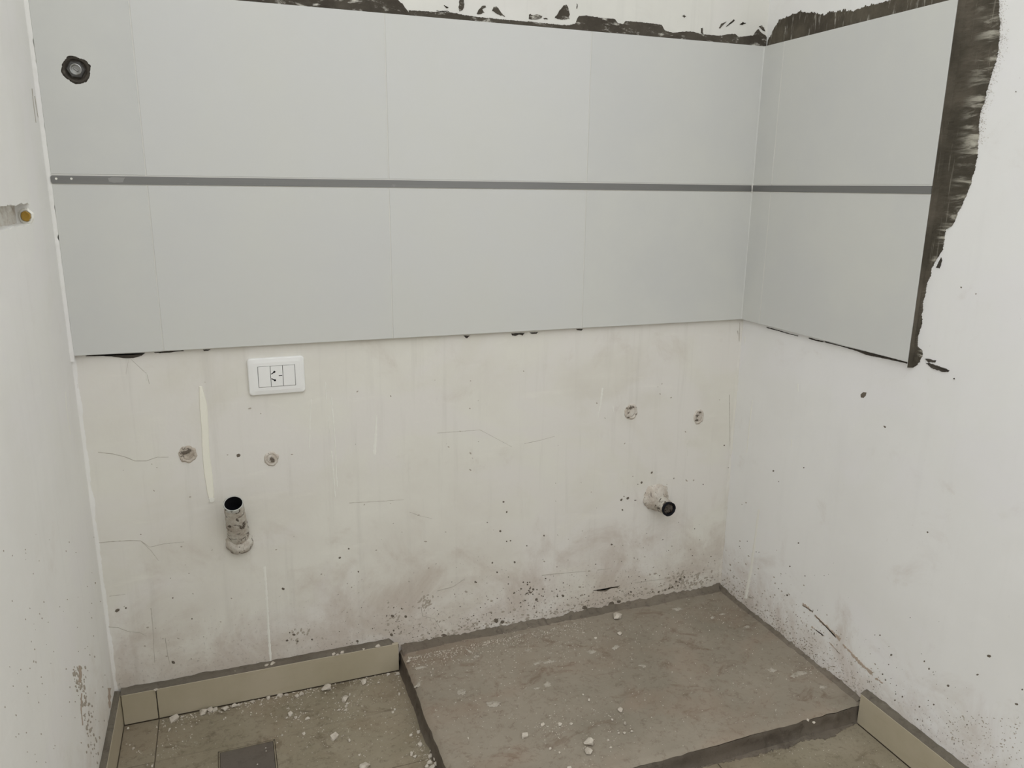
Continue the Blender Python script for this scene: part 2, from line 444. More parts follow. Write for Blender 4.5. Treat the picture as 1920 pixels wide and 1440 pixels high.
# inspection cover set flush in the floor
cov = empty('drain_cover', ((CX0 + CX1) / 2, (CY0 + CY1) / 2, -0.002), 'dark grey square drain cover set flush in the floor near the left corner', 'drain cover')
hx, hy = (CX1 - CX0) / 2, (CY1 - CY0) / 2
link('cover_plate', boxes('cover_plate', [(-hx + 0.003, hx - 0.003, -hy + 0.003, hy - 0.003, -0.0015, 0.0016)], 0.0008, 1), M_COVER, cov)
link('frame', boxes('frame', [(-hx, -hx + 0.0022, -hy, hy, -0.0015, 0.0022), (hx - 0.0022, hx, -hy, hy, -0.0015, 0.0022),
                              (-hx, hx, -hy, -hy + 0.0022, -0.0015, 0.0022), (-hx, hx, hy - 0.0022, hy, -0.0015, 0.0022)]), M_FLOOR, cov)

def bead(name, x_of, y_of, z0, z1, r, mat, parent, seed, nseg=150):
    V, F = [], []; k = 5
    for i in range(nseg + 1):
        z = z0 + (z1 - z0) * i / nseg
        rr = r * (1 + 0.55 * nz(z * 24, seed) + 0.35 * nz(z * 90, seed + 2))
        for j in range(k + 1):
            a = j / k
            V.append((x_of[0] + x_of[1] * rr * (1 - a) ** 1.6, y_of[0] - rr * a ** 1.6, z))
    for i in range(nseg):
        for j in range(k): F.append((i * (k + 1) + j, i * (k + 1) + j + 1, (i + 1) * (k + 1) + j + 1, (i + 1) * (k + 1) + j))
    return link(name, fix(mesh(name, V, F)), mat, parent, smooth=True)
# ------------------------------------------------------------------ wall tiles
GAP = 0.0009
def wall_tile(plane, a0, a1, b0, b1, parent, hole=None):
    a0 += GAP; a1 -= GAP; b0 += GAP; b1 -= GAP
    if plane == 'back': bx = (a0, a1, -TT, 0.0, b0, b1)
    else: bx = (W - TT, W, a0, a1, b0, b1)
    if hole is None:
        o = link('wall_tile', boxes('wall_tile', [bx], 0.0011, 2), M_TILE, parent)
    else:
        V, F = [], []
        n = len(hole); e = 0.0011
        c = (sum(p[0] for p in hole) / n, sum(p[1] for p in hole) / n)
        outer = []
        for p in hole:
            d = Vector((p[0] - c[0], p[1] - c[1])).normalized()
            ts = []
            if d.x > 1e-6: ts.append((a1 - e - c[0]) / d.x)
            if d.x < -1e-6: ts.append((a0 + e - c[0]) / d.x)
            if d.y > 1e-6: ts.append((b1 - e - c[1]) / d.y)
            if d.y < -1e-6: ts.append((b0 + e - c[1]) / d.y)
            t = min(ts); outer.append((c[0] + d.x * t, c[1] + d.y * t))
        for p in hole: V.append((p[0], -TT, p[1]))
        for p in outer: V.append((p[0], -TT, p[1]))
        for p in hole: V.append((p[0], 0.0, p[1]))
        for i in range(n):
            j = (i + 1) % n
            F.append((i, j, n + j, n + i)); F.append((i, 2 * n + i, 2 * n + j, j))
        # fill the corners of the rectangle and its sides
        for ca, cb in ((a0 + e, b0 + e), (a1 - e, b0 + e), (a1 - e, b1 - e), (a0 + e, b1 - e)):
            k = min(range(n), key=lambda q: (Vector(outer[q]) - Vector((ca, cb))).length)
            V[n + k] = (ca, -TT, cb)
        b = len(V)
        for aa, bb in ((a0, b0), (a1, b0), (a1, b1), (a0, b1)): V.append((aa, -TT + e, bb))
        for aa, bb in ((a0, b0), (a1, b0), (a1, b1), (a0, b1)): V.append((aa, 0.0, bb))
        for aa, bb in ((a0 + e, b0 + e), (a1 - e, b0 + e), (a1 - e, b1 - e), (a0 + e, b1 - e)): V.append((aa, -TT, bb))
        for i in range(4):
            j = (i + 1) % 4
            F.append((b + i, b + j, b + 4 + j, b + 4 + i)); F.append((b + i, b + 8 + i, b + 8 + j, b + j))
        o = link('wall_tile', fix(mesh('wall_tile', V, F)), M_TILE, parent)
    return o
hc = uv(143, 131, 'tile')
HOLE = []
for k in range(64):
    a = 2 * math.pi * k / 64
    r = 0.0232 + 0.0030 * nz(math.cos(a) * 1.7 + 5, math.sin(a) * 1.7) + 0.0030 * nz(math.cos(a) * 4, math.sin(a) * 4 + 3) + 0.0014 * nz(math.cos(a) * 9, math.sin(a) * 9 + 1)
    HOLE.append((hc[0] + r * math.cos(a), hc[1] + r * math.sin(a) * 1.05))
cols = [0.0055, XJ[0], XJ[1], XJ[2], W - TT]
for i in range(4):
    for row, (b0, b1) in enumerate(((ZB, ZS0), (ZS1, ZT))):
        o = wall_tile('back', cols[i], cols[i + 1], b0 - (0.0 if row == 0 else 0.0), b1, wall_back, HOLE if (i == 0 and row == 1) else None)
for (y0, y1) in ((YJ, -TT), (YE, YJ)):
    for b0, b1 in ((ZB, ZS0), (ZS1, ZT)):
        wall_tile('right', y0, y1, b0, b1, wall_right)
# grout in the joints, just below the tile faces
gl = []
for xj in XJ: gl += [(xj - 0.0012, xj + 0.0012, -TT + 0.0011, -0.0005, ZB + 0.001, ZS0 - 0.0005), (xj - 0.0012, xj + 0.0012, -TT + 0.0011, -0.0005, ZS1 + 0.0005, ZT - 0.001)]
gl += [(0.006, W - TT, -TT + 0.0006, -0.0005, ZS0 - 0.0013, ZS0 + 0.001), (0.006, W - TT, -TT + 0.0006, -0.0005, ZS1 - 0.001, ZS1 + 0.0013)]
link('grout', boxes('grout', gl), M_GROUT, wall_back)
gl = [(W - TT + 0.0005, W - 0.0005, YJ - 0.0012, YJ + 0.0012, ZB + 0.001, ZT - 0.001),
      (W - TT + 0.0005, W - 0.0005, YE + 0.001, -TT, ZS0 - 0.0013, ZS0 + 0.001), (W - TT + 0.0005, W - 0.0005, YE + 0.001, -TT, ZS1 - 0.001, ZS1 + 0.0013)]
link('grout', boxes('grout', gl), M_GROUT, wall_right)
# grey metal listello between the tile rows
x0 = uv(95, 336, 'tile')[0]
def strip_back():
    z0, z1 = ZS0 + 0.0010, ZS1 - 0.0010; r = 0.004; pts = []
    for cx, cz, a0 in ((x0 + r, z1 - r, 90), (x0 + r, z0 + r, 180)):
        for k in range(5):
            a = math.radians(a0 + k * 22.5); pts.append((cx + r * math.cos(a), cz + r * math.sin(a)))
    pts += [(W - TT - 0.0012, z0), (W - TT - 0.0012, z1)]
    n = len(pts); V = [(a, -TT - 0.0012, b) for a, b in pts] + [(a, -0.001, b) for a, b in pts]
    F = [tuple(range(n))] + [(i, n + i, n + (i + 1) % n, (i + 1) % n) for i in range(n)]
    return fix(mesh('trim_1', V, F))
tr1 = link('trim_1', strip_back(), M_STRIP, kind='structure', label='long grey metal strip between the tile rows on the back wall', cat='trim')
V, F = [], []
for px in (105.5, 134):
    c = uv(px, 335, 'tile')
    b = len(V); V.append((c[0], -TT - 0.0016, c[1]))
    for k in range(8): V.append((c[0] + 0.0022 * math.cos(k * math.pi / 4), -TT - 0.0013, c[1] + 0.0022 * math.sin(k * math.pi / 4)))
    F += [(b, b + 1 + k, b + 1 + (k + 1) % 8) for k in range(8)]
link('paint_dab', fix(mesh('paint_dab', V, F)), M_DRIP2, tr1)
M_SMEAR = G('dried_grout_film', 0.8).color((0.30, 0.297, 0.285)).m
patch('grout_smear', [[(201, 333), (212, 331), (236, 332), (231, 343), (214, 344), (203, 341)]], 'tile', M_SMEAR, tr1, 0.0014, 0.0008, 0.003)
tr2 = link('trim_2', boxes('trim_2', [(W - TT - 0.0012, W - 0.001, YE + 0.0008, -TT - 0.0022, ZS0 + 0.0010, ZS1 - 0.0010)], 0.0004, 1), M_STRIP, kind='structure',
           label='short grey metal strip between the tile rows on the right wall', cat='trim')
bead('corner_sealant', (W - TT + 0.0002, -1), (-TT + 0.0002, 1), ZB + 0.001, ZT - 0.001, 0.0026, M_TILE, wall_back, 11.0, 120)
# white sealant in the strip's corner joint
patch('sealant_bead', [[(1408, 345), (1413.5, 345), (1412.5, 362), (1408.5, 362)]], 'tile', M_GROUT, wall_back, 0.0022, 0.0002, 0.004)

# ------------------------------------------------------------------ adhesive smears round the tiles
def interp(tab, t):
    for (t0, v0), (t1, v1) in zip(tab, tab[1:]):
        if t0 <= t <= t1: return v0 + (v1 - v0) * (t - t0) / (t1 - t0 if t1 > t0 else 1)
    return tab[0][1] if t < tab[0][0] else tab[-1][1]
# vertical band beside the right-hand tiles
edge_px = [(1873, 0), (1874, 45), (1872, 90), (1869, 108), (1862, 130), (1855, 150), (1850, 175), (1843, 195), (1838, 210), (1836, 225), (1834, 260), (1832, 290),
           (1827, 320), (1820, 345), (1812, 365), (1803, 385), (1795, 400), (1790, 415), (1784, 424), (1773, 430), (1771, 445), (1767, 468), (1760, 480), (1753, 490),
           (1746, 505), (1741, 525), (1735, 545), (1731, 570), (1727, 590), (1729, 602), (1726, 615), (1721, 630), (1719, 650), (1728, 656), (1730, 666), (1725, 676), (1719, 684), (1711, 689)]
tab = sorted([(z, y) for y, z in (uv(px, py, 'right') for px, py in edge_px)])
tab = tab + [(1.60, tab[-1][1] - 0.002), (1.66, tab[-1][1] + 0.03), (1.70, YE - 0.02)]
def band():
    V, F, A = [], [], []
    z0, z1 = tab[0][0], 1.70
    rows = 420; colsn = 11
    for r in range(rows + 1):
        z = z0 + (z1 - z0) * r / rows
        yo = interp(tab, z) - 0.0035 * nz(z * 55, 1.0) - 0.0028 * abs(nz(z * 210, 4.0)) - 0.002 * nz(z * 420, 8)
        yi = YE + 0.0003
        w = max(0.004, yi - yo)
        prof = [(0.0, TT - 0.0005), (0.0012, TT - 0.0014), (0.0034, 0.0062)]
        for k in range(colsn):
            f = (k + 1) / colsn
            prof.append((0.0034 + (w - 0.0034) * f, 0.0036 - 0.0016 * f + 0.0011 * nz(z * 60, f * 4, 2) + 0.0006 * nz(z * 190, f * 9, 5)))
        prof.append((w + 0.0006, -0.0006))
        for q, (d, h) in enumerate(prof):
            hh = h if (z < ZT or q > 2) else min(h, 0.004)
            V.append((W - hh, yi - d, z)); A.append(max(0.0, (q - 2) / (colsn + 1)) if w > 0.02 else 0.1)
    m = colsn + 4
    for r in range(rows):
        for k in range(m - 1): F.append((r * m + k, (r + 1) * m + k, (r + 1) * m + k + 1, r * m + k + 1))
    me = mesh('adhesive_smear', V, F)
    at = me.attributes.new('outer', 'FLOAT', 'POINT')
    for i, a in enumerate(A): at.data[i].value = a
    fix(me)
    return me
link('adhesive_smear', band(), M_BAND, wall_right, label='dark trowelled adhesive beside the right-hand tiles')

def top_band(plane, line, u0, u1, n, spike, mat, parent, seed, above):
    """ragged smear of adhesive on the wall just over the tile tops"""
    pts = sorted(uv(x, y, plane) for x, y in line)
    V, F = [], []
    cn = 5
    for i in range(n + 1):
        u = u0 + (u1 - u0) * i / n
        zt = interp(pts, u) if pts[0][0] <= u <= pts[-1][0] else above
        zt += spike * abs(nz(u * 190, seed)) + spike * 0.5 * nz(u * 420, seed + 3)
        zt = max(zt, ZT + 0.003)
        zl = ZT - 0.002
        for k in range(cn + 1):
            f = k / cn
            V.append(P3(plane, u, zl + (zt - zl) * f, 0.0036 - 0.0016 * f + 0.0009 * nz(u * 90, f * 5, seed)))
        V.append(P3(plane, u, zt + 0.0008, -0.0006))
    m = cn + 2
    for i in range(n):
        for k in range(m - 1): F.append((i * m + k, (i + 1) * m + k, (i + 1) * m + k + 1, i * m + k + 1))
    return link('adhesive_smear', fix(mesh('adhesive_smear', V, F)), mat, parent)
line_b = [(766, 20), (800, 22), (830, 24), (845, 24), (870, 29), (900, 33), (940, 37), (985, 41), (1000, 42), (1045, 47), (1066, 48), (1078, 46), (1084, 31), (1100, 30), (1125, 34), (1152, 36),
          (1158, 44), (1168, 46), (1172, 40), (1200, 42), (1240, 47), (1246, 58), (1262, 62), (1280, 60), (1300, 60), (1312, 64), (1330, 66), (1352, 68), (1362, 65), (1378, 64), (1384, 70), (1402, 68),
          (1412, 67), (1416, 60), (1421, 55), (1427, 62), (1433, 66), (1440, 74)]
ub = uv(766, 20, 'back')[0]
top_band('back', line_b, ub, W, 420, 0.0022, M_ADH, wall_back, 1.0, ZT + 0.02)
# its taller start to the left, running out of the picture
def tall(plane, u0, u1, ha, seed, mat, parent, spike=0.004):
    V, F = [], []
    n = int((u1 - u0) / 0.0022); cn = 8
    for i in range(n + 1):
        u = u0 + (u1 - u0) * i / n
        e = min(1.0, (u - u0) / 0.03, (u1 - u) / 0.022)
        zt = ZT + ha * (0.2 + 0.8 * e) + 0.012 * nz(u * 22, seed) + spike * abs(nz(u * 200, seed))
        for k in range(cn + 1):
            f = k / cn
            V.append(P3(plane, u, ZT - 0.002 + (zt - ZT + 0.002) * f, 0.0034 - 0.0012 * f + 0.0009 * nz(u * 80, f * 6, seed)))
        V.append(P3(plane, u, zt + 0.0008, -0.0006))
    m = cn + 2
    for i in range(n):
        for k in range(m - 1): F.append((i * m + k, (i + 1) * m + k, (i + 1) * m + k + 1, i * m + k + 1))
    return link('adhesive_smear', fix(mesh('adhesive_smear', V, F)), mat, parent)
tall('back', XJ[0] + 0.05, ub, 0.030, 3.0, M_ADH, wall_back)
line_r = [(1441, 76), (1446, 70), (1450, 60), (1454, 50), (1458, 47), (1462, 40), (1466, 39), (1475, 33), (1486, 29), (1497, 25), (1515, 25), (1530, 27), (1545, 31), (1555, 26), (1570, 24),
          (1585, 22), (1600, 23), (1615, 17), (1630, 13), (1645, 9), (1660, 5), (1680, -2), (1760, -24)]
top_band('right', line_r, YE + 0.001, uv(1441, 76, 'right')[0], 360, 0.0085, M_ADHV, wall_right, 6.0, ZT + 0.03)

# loose dabs of adhesive above the tiles and below them
blobs_back = [
    [(860, 3), (863, -8), (870, -8), (871, 10), (868, 20), (861, 22), (859, 14)],
    [(893, 27), (897, 18), (903, 11), (910, 10), (912, 14), (905, 18), (908, 24), (900, 28)],
    [(922, 20), (925, 13), (931, 11), (935, 16), (940, 24), (945, 28), (948, 32), (938, 30), (930, 26)],
    [(990, 36), (991, 27), (994, 25), (996, 28), (1008, 26), (1017, 31), (1015, 35), (1000, 38)],
    [(1039, 34), (1045, 25), (1050, 18), (1056, 10), (1062, 8), (1066, 14), (1068, 26), (1067, 36), (1052, 38)],
    [(1080, 17), (1081, 7), (1083, 12), (1082, 18)],
    [(1278, 30), (1282, 27), (1286, 31), (1282, 34)],
    [(1347, 53), (1352, 44), (1362, 40), (1358, 45), (1350, 54)],
    [(1366, 44), (1375, 36), (1378, 38), (1372, 44), (1360, 50)],
    [(1386, 46), (1392, 41), (1398, 43), (1390, 47)],
    [(832, 10), (836, 11), (841, 16), (836, 16)], [(818, 20), (838, 20), (843, 22), (824, 23)],
    [(1313, 62), (1314, 52), (1318, 52), (1318, 66)],
    [(1422, 50), (1428, 47), (1432, 52), (1434, 60), (1430, 58), (1426, 54)],
    [(1018, 34), (1024, 33), (1028, 36), (1020, 37)]]
patch('adhesive_dab', blobs_back, 'back', M_ADH, wall_back, 0.0022, 0.0016, 0.002, kind='stuff')
# thin comb streaks left by the trowel
st = []
for k in range(60):
    x = 1242 + k * 1.65 + random.uniform(-.6, .6); y0 = 56 + (x - 1242) * 0.09; h = random.uniform(5, 20)
    st.append(ribbon_poly([(x, y0), (x + random.uniform(-1, 1), y0 - h)], random.uniform(.25, .6), 0.1))
patch('trowel_streak', st, 'back', M_SPECK2, wall_back, 0.0007, 0.0002, 0.004, kind='stuff')
under_back = [[(160, 666.5), (185, 666), (215, 664.5), (245, 663.5), (273, 661.5), (266, 667), (252, 671), (232, 672), (212, 669), (190, 667.5)],
              [(288, 660.5), (310, 658.5), (345, 657), (320, 661), (300, 662)], [(380, 655.5), (395, 655), (390, 658), (383, 658)],
              [(869, 629), (881, 629), (876, 634.5), (873, 634)], [(958, 625), (984, 624), (980, 629), (974, 627.5), (966, 630), (960, 629)],
              [(993, 623.5), (1009, 622.5), (1006, 626), (996, 626)], [(1080, 617), (1093, 616.5), (1090, 620), (1082, 619)]]
patch('adhesive_squeeze', under_back, 'back', M_ADHD, wall_back, 0.0025, 0.0008, 0.003)
und_r = [ribbon_poly([(1438, 614), (1460, 620), (1480, 626), (1497, 630)], 0.9, 0.7), ribbon_poly([(1517, 634), (1530, 638), (1545, 641)], 1.2, 1.0),
         [(1546, 640), (1580, 648.5), (1606, 654.5), (1640, 663), (1702, 679), (1701, 682), (1670, 675), (1645, 670), (1625, 666), (1606, 658.5), (1575, 649)]]
patch('adhesive_squeeze', und_r, 'right', M_ADHD, wall_right, 0.0022, 0.0006, 0.003)
low_r = [[(1737, 681), (1741, 680), (1760, 686), (1781, 694), (1778, 698), (1764, 697), (1746, 690)],
         [(1734, 672), (1744, 673), (1756, 676), (1754, 680), (1740, 679)], [(1772, 698), (1774, 692), (1776, 694)],
         [(1755, 502), (1760, 492), (1765, 482), (1767, 488), (1763, 503)], [(1787, 711), (1790, 708), (1791, 711)]]
patch('adhesive_dab', low_r, 'right', M_ADHD, wall_right, 0.002, 0.0012, 0.002)
# fuzzy dotted fringe outside the vertical band
fr = []
for k in range(420):
    py = random.uniform(2, 270); base = interp([(y, x) for x, y in edge_px], py)
    px = base + abs(random.gauss(0, 7)); s = random.uniform(.6, 1.5)
    fr.append([(px - s, py), (px, py - s * .7), (px + s, py), (px, py + s * .7)])
patch('adhesive_fringe', fr, 'right', M_SPECK2, wall_right, 0.0006, 0.0002, 0.004, kind='stuff')
# white crumbs stuck on the adhesive
V, F = [], []
def hull(points):
    bm = bmesh.new()
    for p in points: bm.verts.new(p)
    r = bmesh.ops.convex_hull(bm, input=list(bm.verts))
    dead = [g for g in r['geom_interior'] if isinstance(g, bmesh.types.BMVert)]
    bmesh.ops.delete(bm, geom=dead, context='VERTS')
    bmesh.ops.recalc_face_normals(bm, faces=bm.faces)
    me = bpy.data.meshes.new('plaster_chunk'); bm.to_mesh(me); bm.free(); me.update()
    return me
SH = []
for s in range(9):
    rnd = random.Random(100 + s); pts = []
    for k in range(15):
        v = Vector((rnd.gauss(0, 1), rnd.gauss(0, 1), rnd.gauss(0, 1))).normalized() * rnd.uniform(.36, .52)
        pts.append(v)
    zmin = min(p.z for p in pts)
    me = hull([(p.x, p.y, max(p.z, zmin * 0.55) - zmin * 0.55) for p in pts])   # flat-bottomed, base at z=0
    me.materials.append(M_CHUNK); SH.append(me)

# ------------------------------------------------------------------ beads in the corners
bead('plaster_bead', (-0.0005, 1), (0.0, 1), HK, ZB, 0.007, M_LEFT, wall_left, 2.0)
bead('plaster_bead', (-0.0005, 1), (-TT + 0.001, 1), ZB - 0.01, 1.62, 0.0075, M_LEFT, wall_left, 5.0, 240)
bead('plaster_bead', (W + 0.0005, -1), (0.0, 1), ZSL, ZB, 0.006, M_BACK, wall_right, 8.0)
# cracks where the bead has pulled away
cr = [ribbon_poly([(60, 166), (62, 190), (65, 212), (67, 230)], 0.8, 0.4), ribbon_poly([(65, 180), (67, 195), (71, 220)], 0.9, 0.3)]
patch('crack', cr, 'left', M_CRACK, wall_left, 0.0008, 0.0003, 0.004)
cr = [ribbon_poly([(95, 388), (98, 412), (104, 455)], 0.7, 0.4), ribbon_poly([(104, 462), (108, 500), (113, 535), (118, 565)], 0.6, 0.5),
      ribbon_poly([(126, 625), (129, 645), (131, 662)], 0.8, 0.3), [(100.5, 446), (103, 446), (103, 449), (101, 449)]]
patch('crack', cr, 'tile', M_SPECK, wall_back, 0.0006, 0.0002, 0.004)

# ------------------------------------------------------------------ marks on the plaster
cracks = [([(184, 848), (212, 851), (235, 857), (253, 864), (275, 864), (295, 857), (316, 857)], .7), ([(182, 1018), (212, 1015), (245, 1013.5), (264, 1014), (281, 1026), (305, 1020), (345, 1016)], .7),
          ([(264, 1014), (283, 1032), (298, 1052)], .5), ([(200, 1175), (222, 1177), (240, 1184), (262, 1186), (275, 1193)], .7), ([(283, 1140), (287, 1180), (290, 1243)], .6),
          ([(310, 1196), (314, 1225), (319, 1248)], .7), ([(1016, 1079), (1040, 1076), (1100, 1071)], .7), ([(1120, 1069), (1145, 1066)], .6), ([(655, 943), (690, 941), (758, 937)], .5),
          ([(768, 960), (790, 968), (810, 972)], .4), ([(280, 720), (276, 702), (242, 670), (236, 702)], .35), ([(1383, 620), (1386, 640), (1387, 605)], .8),
          ([(1190, 1093), (1225, 1088), (1250, 1085)], .6), ([(820, 1108), (850, 1100), (872, 1085)], .7), ([(790, 1138), (792, 1155), (815, 1160), (830, 1185)], .7),
          ([(205, 1118), (235, 1114)], .5), ([(145, 720), (152, 800), (160, 880), (170, 950)], .6), ([(820, 812), (900, 806), (960, 838)], .35), ([(1368, 740), (1369, 860)], .5), ([(983, 832), (1015, 825), (1040, 818)], .4)]
patch('crack', [ribbon_poly(l, w, w * .5) for l, w in cracks], 'back', M_CRACK, wall_back, 0.0005, 0.0005, 0.004, kind='stuff')
patch('chipped_gouge', [[(1112, 1107), (1122, 1105), (1132, 1106), (1140, 1101), (1152, 1100), (1163, 1098), (1158, 1102), (1146, 1103), (1136, 1109), (1124, 1109)]], 'back', M_SPECK, wall_back, 0.0008, 0.001, 0.002)
# dried runs of paint
drips = [([(376, 724), (381, 760), (384, 800), (386, 850), (390, 885), (395, 925), (397, 938)], [3.0, 7.5, 7.0, 7.0, 8.0, 6.5, 4.0])]
def drip_poly(line, ws):
    L = [(x - w, y) for (x, y), w in zip(line, ws)]; Rr = [(x + w, y) for (x, y), w in zip(line, ws)]
    return L + Rr[::-1]
patch('paint_run', [drip_poly(*drips[0])], 'back', M_DRIP, wall_back, 0.0022, 0.0004, 0.006)
patch('paint_run', [[(391, 934), (396, 931), (402, 934), (403, 939), (398, 943), (392, 941)]], 'back', M_DRIP2, wall_back, 0.003, 0.0003, 0.002)
thin = [([(496, 1062), (500, 1120), (504, 1190), (508, 1246)], 2.2, 2.0), ([(610, 716), (612, 756)], 1.2, .8), ([(621, 745), (624, 775), (628, 830), (632, 912)], 1.3, 1.0), ([(616, 780), (618, 812)], 1.0, .5),
        ([(621, 845), (626, 900), (628, 932)], 1.5, 1.0), ([(583.5, 748), (581, 800), (580, 840)], 1.0, 1.3), ([(706, 777), (704.5, 815), (702, 852)], 1.0, 3.2), ([(1130, 727), (1126, 760), (1121, 784)], 1.5, .8),
        ([(275, 698), (275, 713)], 1.3, 1.0), ([(1149, 760), (1150, 772)], 0.9, .7), ([(1288, 825), (1290, 855)], .7, .5)]
patch('paint_run', [ribbon_poly(*q) for q in thin], 'back', M_DRIP2, wall_back, 0.0009, 0.0004, 0.005, kind='stuff')
thr = [([(1423, 955), (1416, 1010), (1408, 1070), (1398, 1122)], 1.5, 3.0), ([(1411, 750), (1405, 800), (1400, 848)], 1.0, .9), ([(1397, 632), (1396, 645)], 1.3, .5), ([(1484, 824), (1484, 838)], .9, .6), ([(1496, 720), (1497, 735)], 1., .6)]
patch('paint_run', [ribbon_poly(*q) for q in thr], 'right', M_DRIP2, wall_right, 0.0009, 0.0004, 0.005, kind='stuff')
patch('paint_run', [ribbon_poly([(122, 735), (126, 775), (132, 815)], .8, .9)], 'left', M_DRIP2, wall_left, 0.0008, 0.0003, 0.005)

# mortar splatter: counted by nobody, so one object per wall
def speck_poly(px, py, s, asp=1.0, rot=0.0):
    pts = []
    for k in range(6):
        a = k * math.pi / 3; r = s * random.uniform(.75, 1.2)
        x, y = r * math.cos(a) * asp, r * math.sin(a)
        pts.append((px + x * math.cos(rot) - y * math.sin(rot), py + x * math.sin(rot) + y * math.cos(rot)))
    return pts
def specks(name, lst, plane, mat, parent, thick=0.0008):
    V, F = [], []
    for pl in lst:
        b = len(V); n = len(pl)
        w = [uv(x, y, plane) for x, y in pl]
        c = (sum(p[0] for p in w) / n, sum(p[1] for p in w) / n)
        for a, q in w: V.append(P3(plane, a, q, 0.0001))
        V.append(P3(plane, c[0], c[1], thick))
        F += [(b + i, b + (i + 1) % n, b + n) for i in range(n)]
    return link(name, fix(mesh(name, V, F)), mat, parent, kind='stuff')
dark_b = [(446.5, 854, 3.2, 1.3, -.2), (944, 941, 2, 1, 0), (950, 960, 2, 1, 0), (938, 996, 2, 1, 0), (950, 1015, 1.6, 1, 0), (957, 1014, 1.5, 1, 0), (1203, 905, 2, 1.4, -.8), (1222, 886, 2, 1.4, -.8), (1196, 908, 1.2, 1, 0),
          (1177, 934, 2.4, 1.3, -.9), (1165, 937, 2, 1.4, -.8), (1170, 931, 1.3, 1, 0), (1167, 956, 1.8, 1, 0), (1192, 938, 1.2, 1, 0), (1147, 1021, 2, 1.2, 0), (1020, 1004, 1.8, 1, 0), (1358, 835, 1.4, 1, 0), (1391, 853, 2.6, 1.2, -.4),
          (1362, 957, 1.8, 1, 0), (1399, 1003, 1.5, 1, 0), (1366, 877, 1.4, 1, 0), (654, 1029, 1.8, 1, 0), (637, 1046, 2, 1.5, -.4), (672, 1072, 1.6, 1, 0), (923, 1055, 2, 1, 0), (965, 1054, 2, 1, 0), (932, 1073, 1.8, 1, 0),
          (891, 1091, 2, 1, 0), (761, 1156, 2.6, 1, .6), (753, 1141, 1.7, 1, 0), (736, 1155, 2.6, 1.5, .5), (220, 1144, 3.0, 1.6, -.5), (236, 1140, 1.8, 1.3, 0), (324, 1121, 1.5, 1, 0), (538, 1201, 2, 1.4, 0), (551, 1190, 2.4, 1.4, 0),
          (558, 1202, 2, 1.2, 0), (585, 1199, 2, 1.2, 0), (543, 1186, 1.5, 1, 0), (670, 1202, 2.6, 1.2, 0), (734, 1190, 3.2, 1.0, .4), (738, 1182, 1.8, 1, 0), (531, 1104, 2, 1.8, .4), (1006, 1124, 2.5, 1.1, .3), (1045, 1118, 2, 1, 0),
          (1055, 1117, 2.6, 1.2, .7), (1235, 1110, 2, 1.4, -.8), (1247, 1106, 2, 1.4, -.8), (1260, 1101, 2.6, 1.5, -.6), (1255, 1103, 2.2, 1.5, -.6), (1268, 1091, 2.6, 1.0, 0), (1275, 1086, 2.6, 1.2, -.5), (1283, 1082, 2.2, 1.0, 0), (1271, 1098, 2, 1, 0),
          (893, 1092, 1.5, 1, 0), (1183, 1110, 2, 1.3, 0), (977, 1104, 2, 1.0, 0), (989, 1096, 2, 1, 0), (1000, 1105, 2.2, 1, 0), (987, 1113, 1.8, 1, 0), (833, 1193, 5, 1.2, .4), (841, 1198, 4, 1.2, 1.0), (822, 1196, 3, 1, 0), (930, 1164, 4.5, 1.1, .2),
          (942, 1166, 4, 1, .6), (913, 1179, 3.5, .8, .2), (887, 1188, 3.5, 1.4, -.5), (1097, 1139, 4, 1.4, -.3), (1147, 1132, 4, 1.5, -.3), (1160, 1128, 3, 1.5, -.3), (1190, 938, 1., 1, 0), (325, 1242, 3, 1.2, .6), (388, 1267, 2, 1, 0), (360, 1160, 1.6, 1, 0)]
lst = [speck_poly(*q) for q in dark_b]
def slab_y(px): return 1222 - (px - 757) * (1222 - 1101) / (1346 - 757)
for k in range(620):
    px = random.uniform(730, 1345) if random.random() < .85 else random.uniform(560, 760)
    h = random.expovariate(1 / 38.0)
    py = (slab_y(px) - 14 if px > 757 else 1245 - (px - 480) * .2) - h
    if h > 230: continue
    dens = 0.35 + 0.65 * max(0, nz(px * 0.02, py * 0.02, 4) + .35)
    if random.random() > dens: continue
    lst.append(speck_poly(px, py, random.choice((.45, .6, .7, .9, 1.1)) * random.uniform(.7, 1.2), random.uniform(.9, 1.6), random.uniform(-1, .3)))
for k in range(45):
    a = random.uniform(0, 6.28); r = abs(random.gauss(0, 20))
    lst.append(speck_poly(995 + r * math.cos(a), 1110 + r * .9 * math.sin(a), random.uniform(.7, 1.7)))
specks('mortar_splatter', lst, 'back', M_SPECK, wall_back)
lst = []
for k in range(300):
    px = random.uniform(230, 1380); py = random.uniform(690, 1250)
    if py > (slab_y(px) - 12 if px > 757 else 1290 - (px - 220) * .2): continue
    if nz(px * 0.012, py * 0.012, 9) < random.uniform(-.4, .5): continue
    lst.append(speck_poly(px, py, random.uniform(.5, 1.5), random.uniform(1, 2.2), random.uniform(-1, 1)))
for k in range(260):       # crust of dirt along the foot of the wall
    px = random.uniform(765, 1340); py = slab_y(px) - 13 - random.expovariate(1 / 9.0)
    lst.append(speck_poly(px, py, random.uniform(.6, 2.2), random.uniform(1, 2), random.uniform(-.6, .3)))
for cx, cy, r, n in ((1275, 1090, 20, 60), (795, 1130, 16, 40), (560, 1190, 22, 18), (735, 1160, 20, 25), (1310, 1085, 22, 30)):
    for k in range(n): lst.append(speck_poly(random.gauss(cx, r * .6), random.gauss(cy, r * .5), random.uniform(.6, 2.2), random.uniform(1, 2.4), random.uniform(-1.4, -.3)))
specks('mortar_splatter', lst, 'back', M_SPECK2, wall_back, 0.0006)
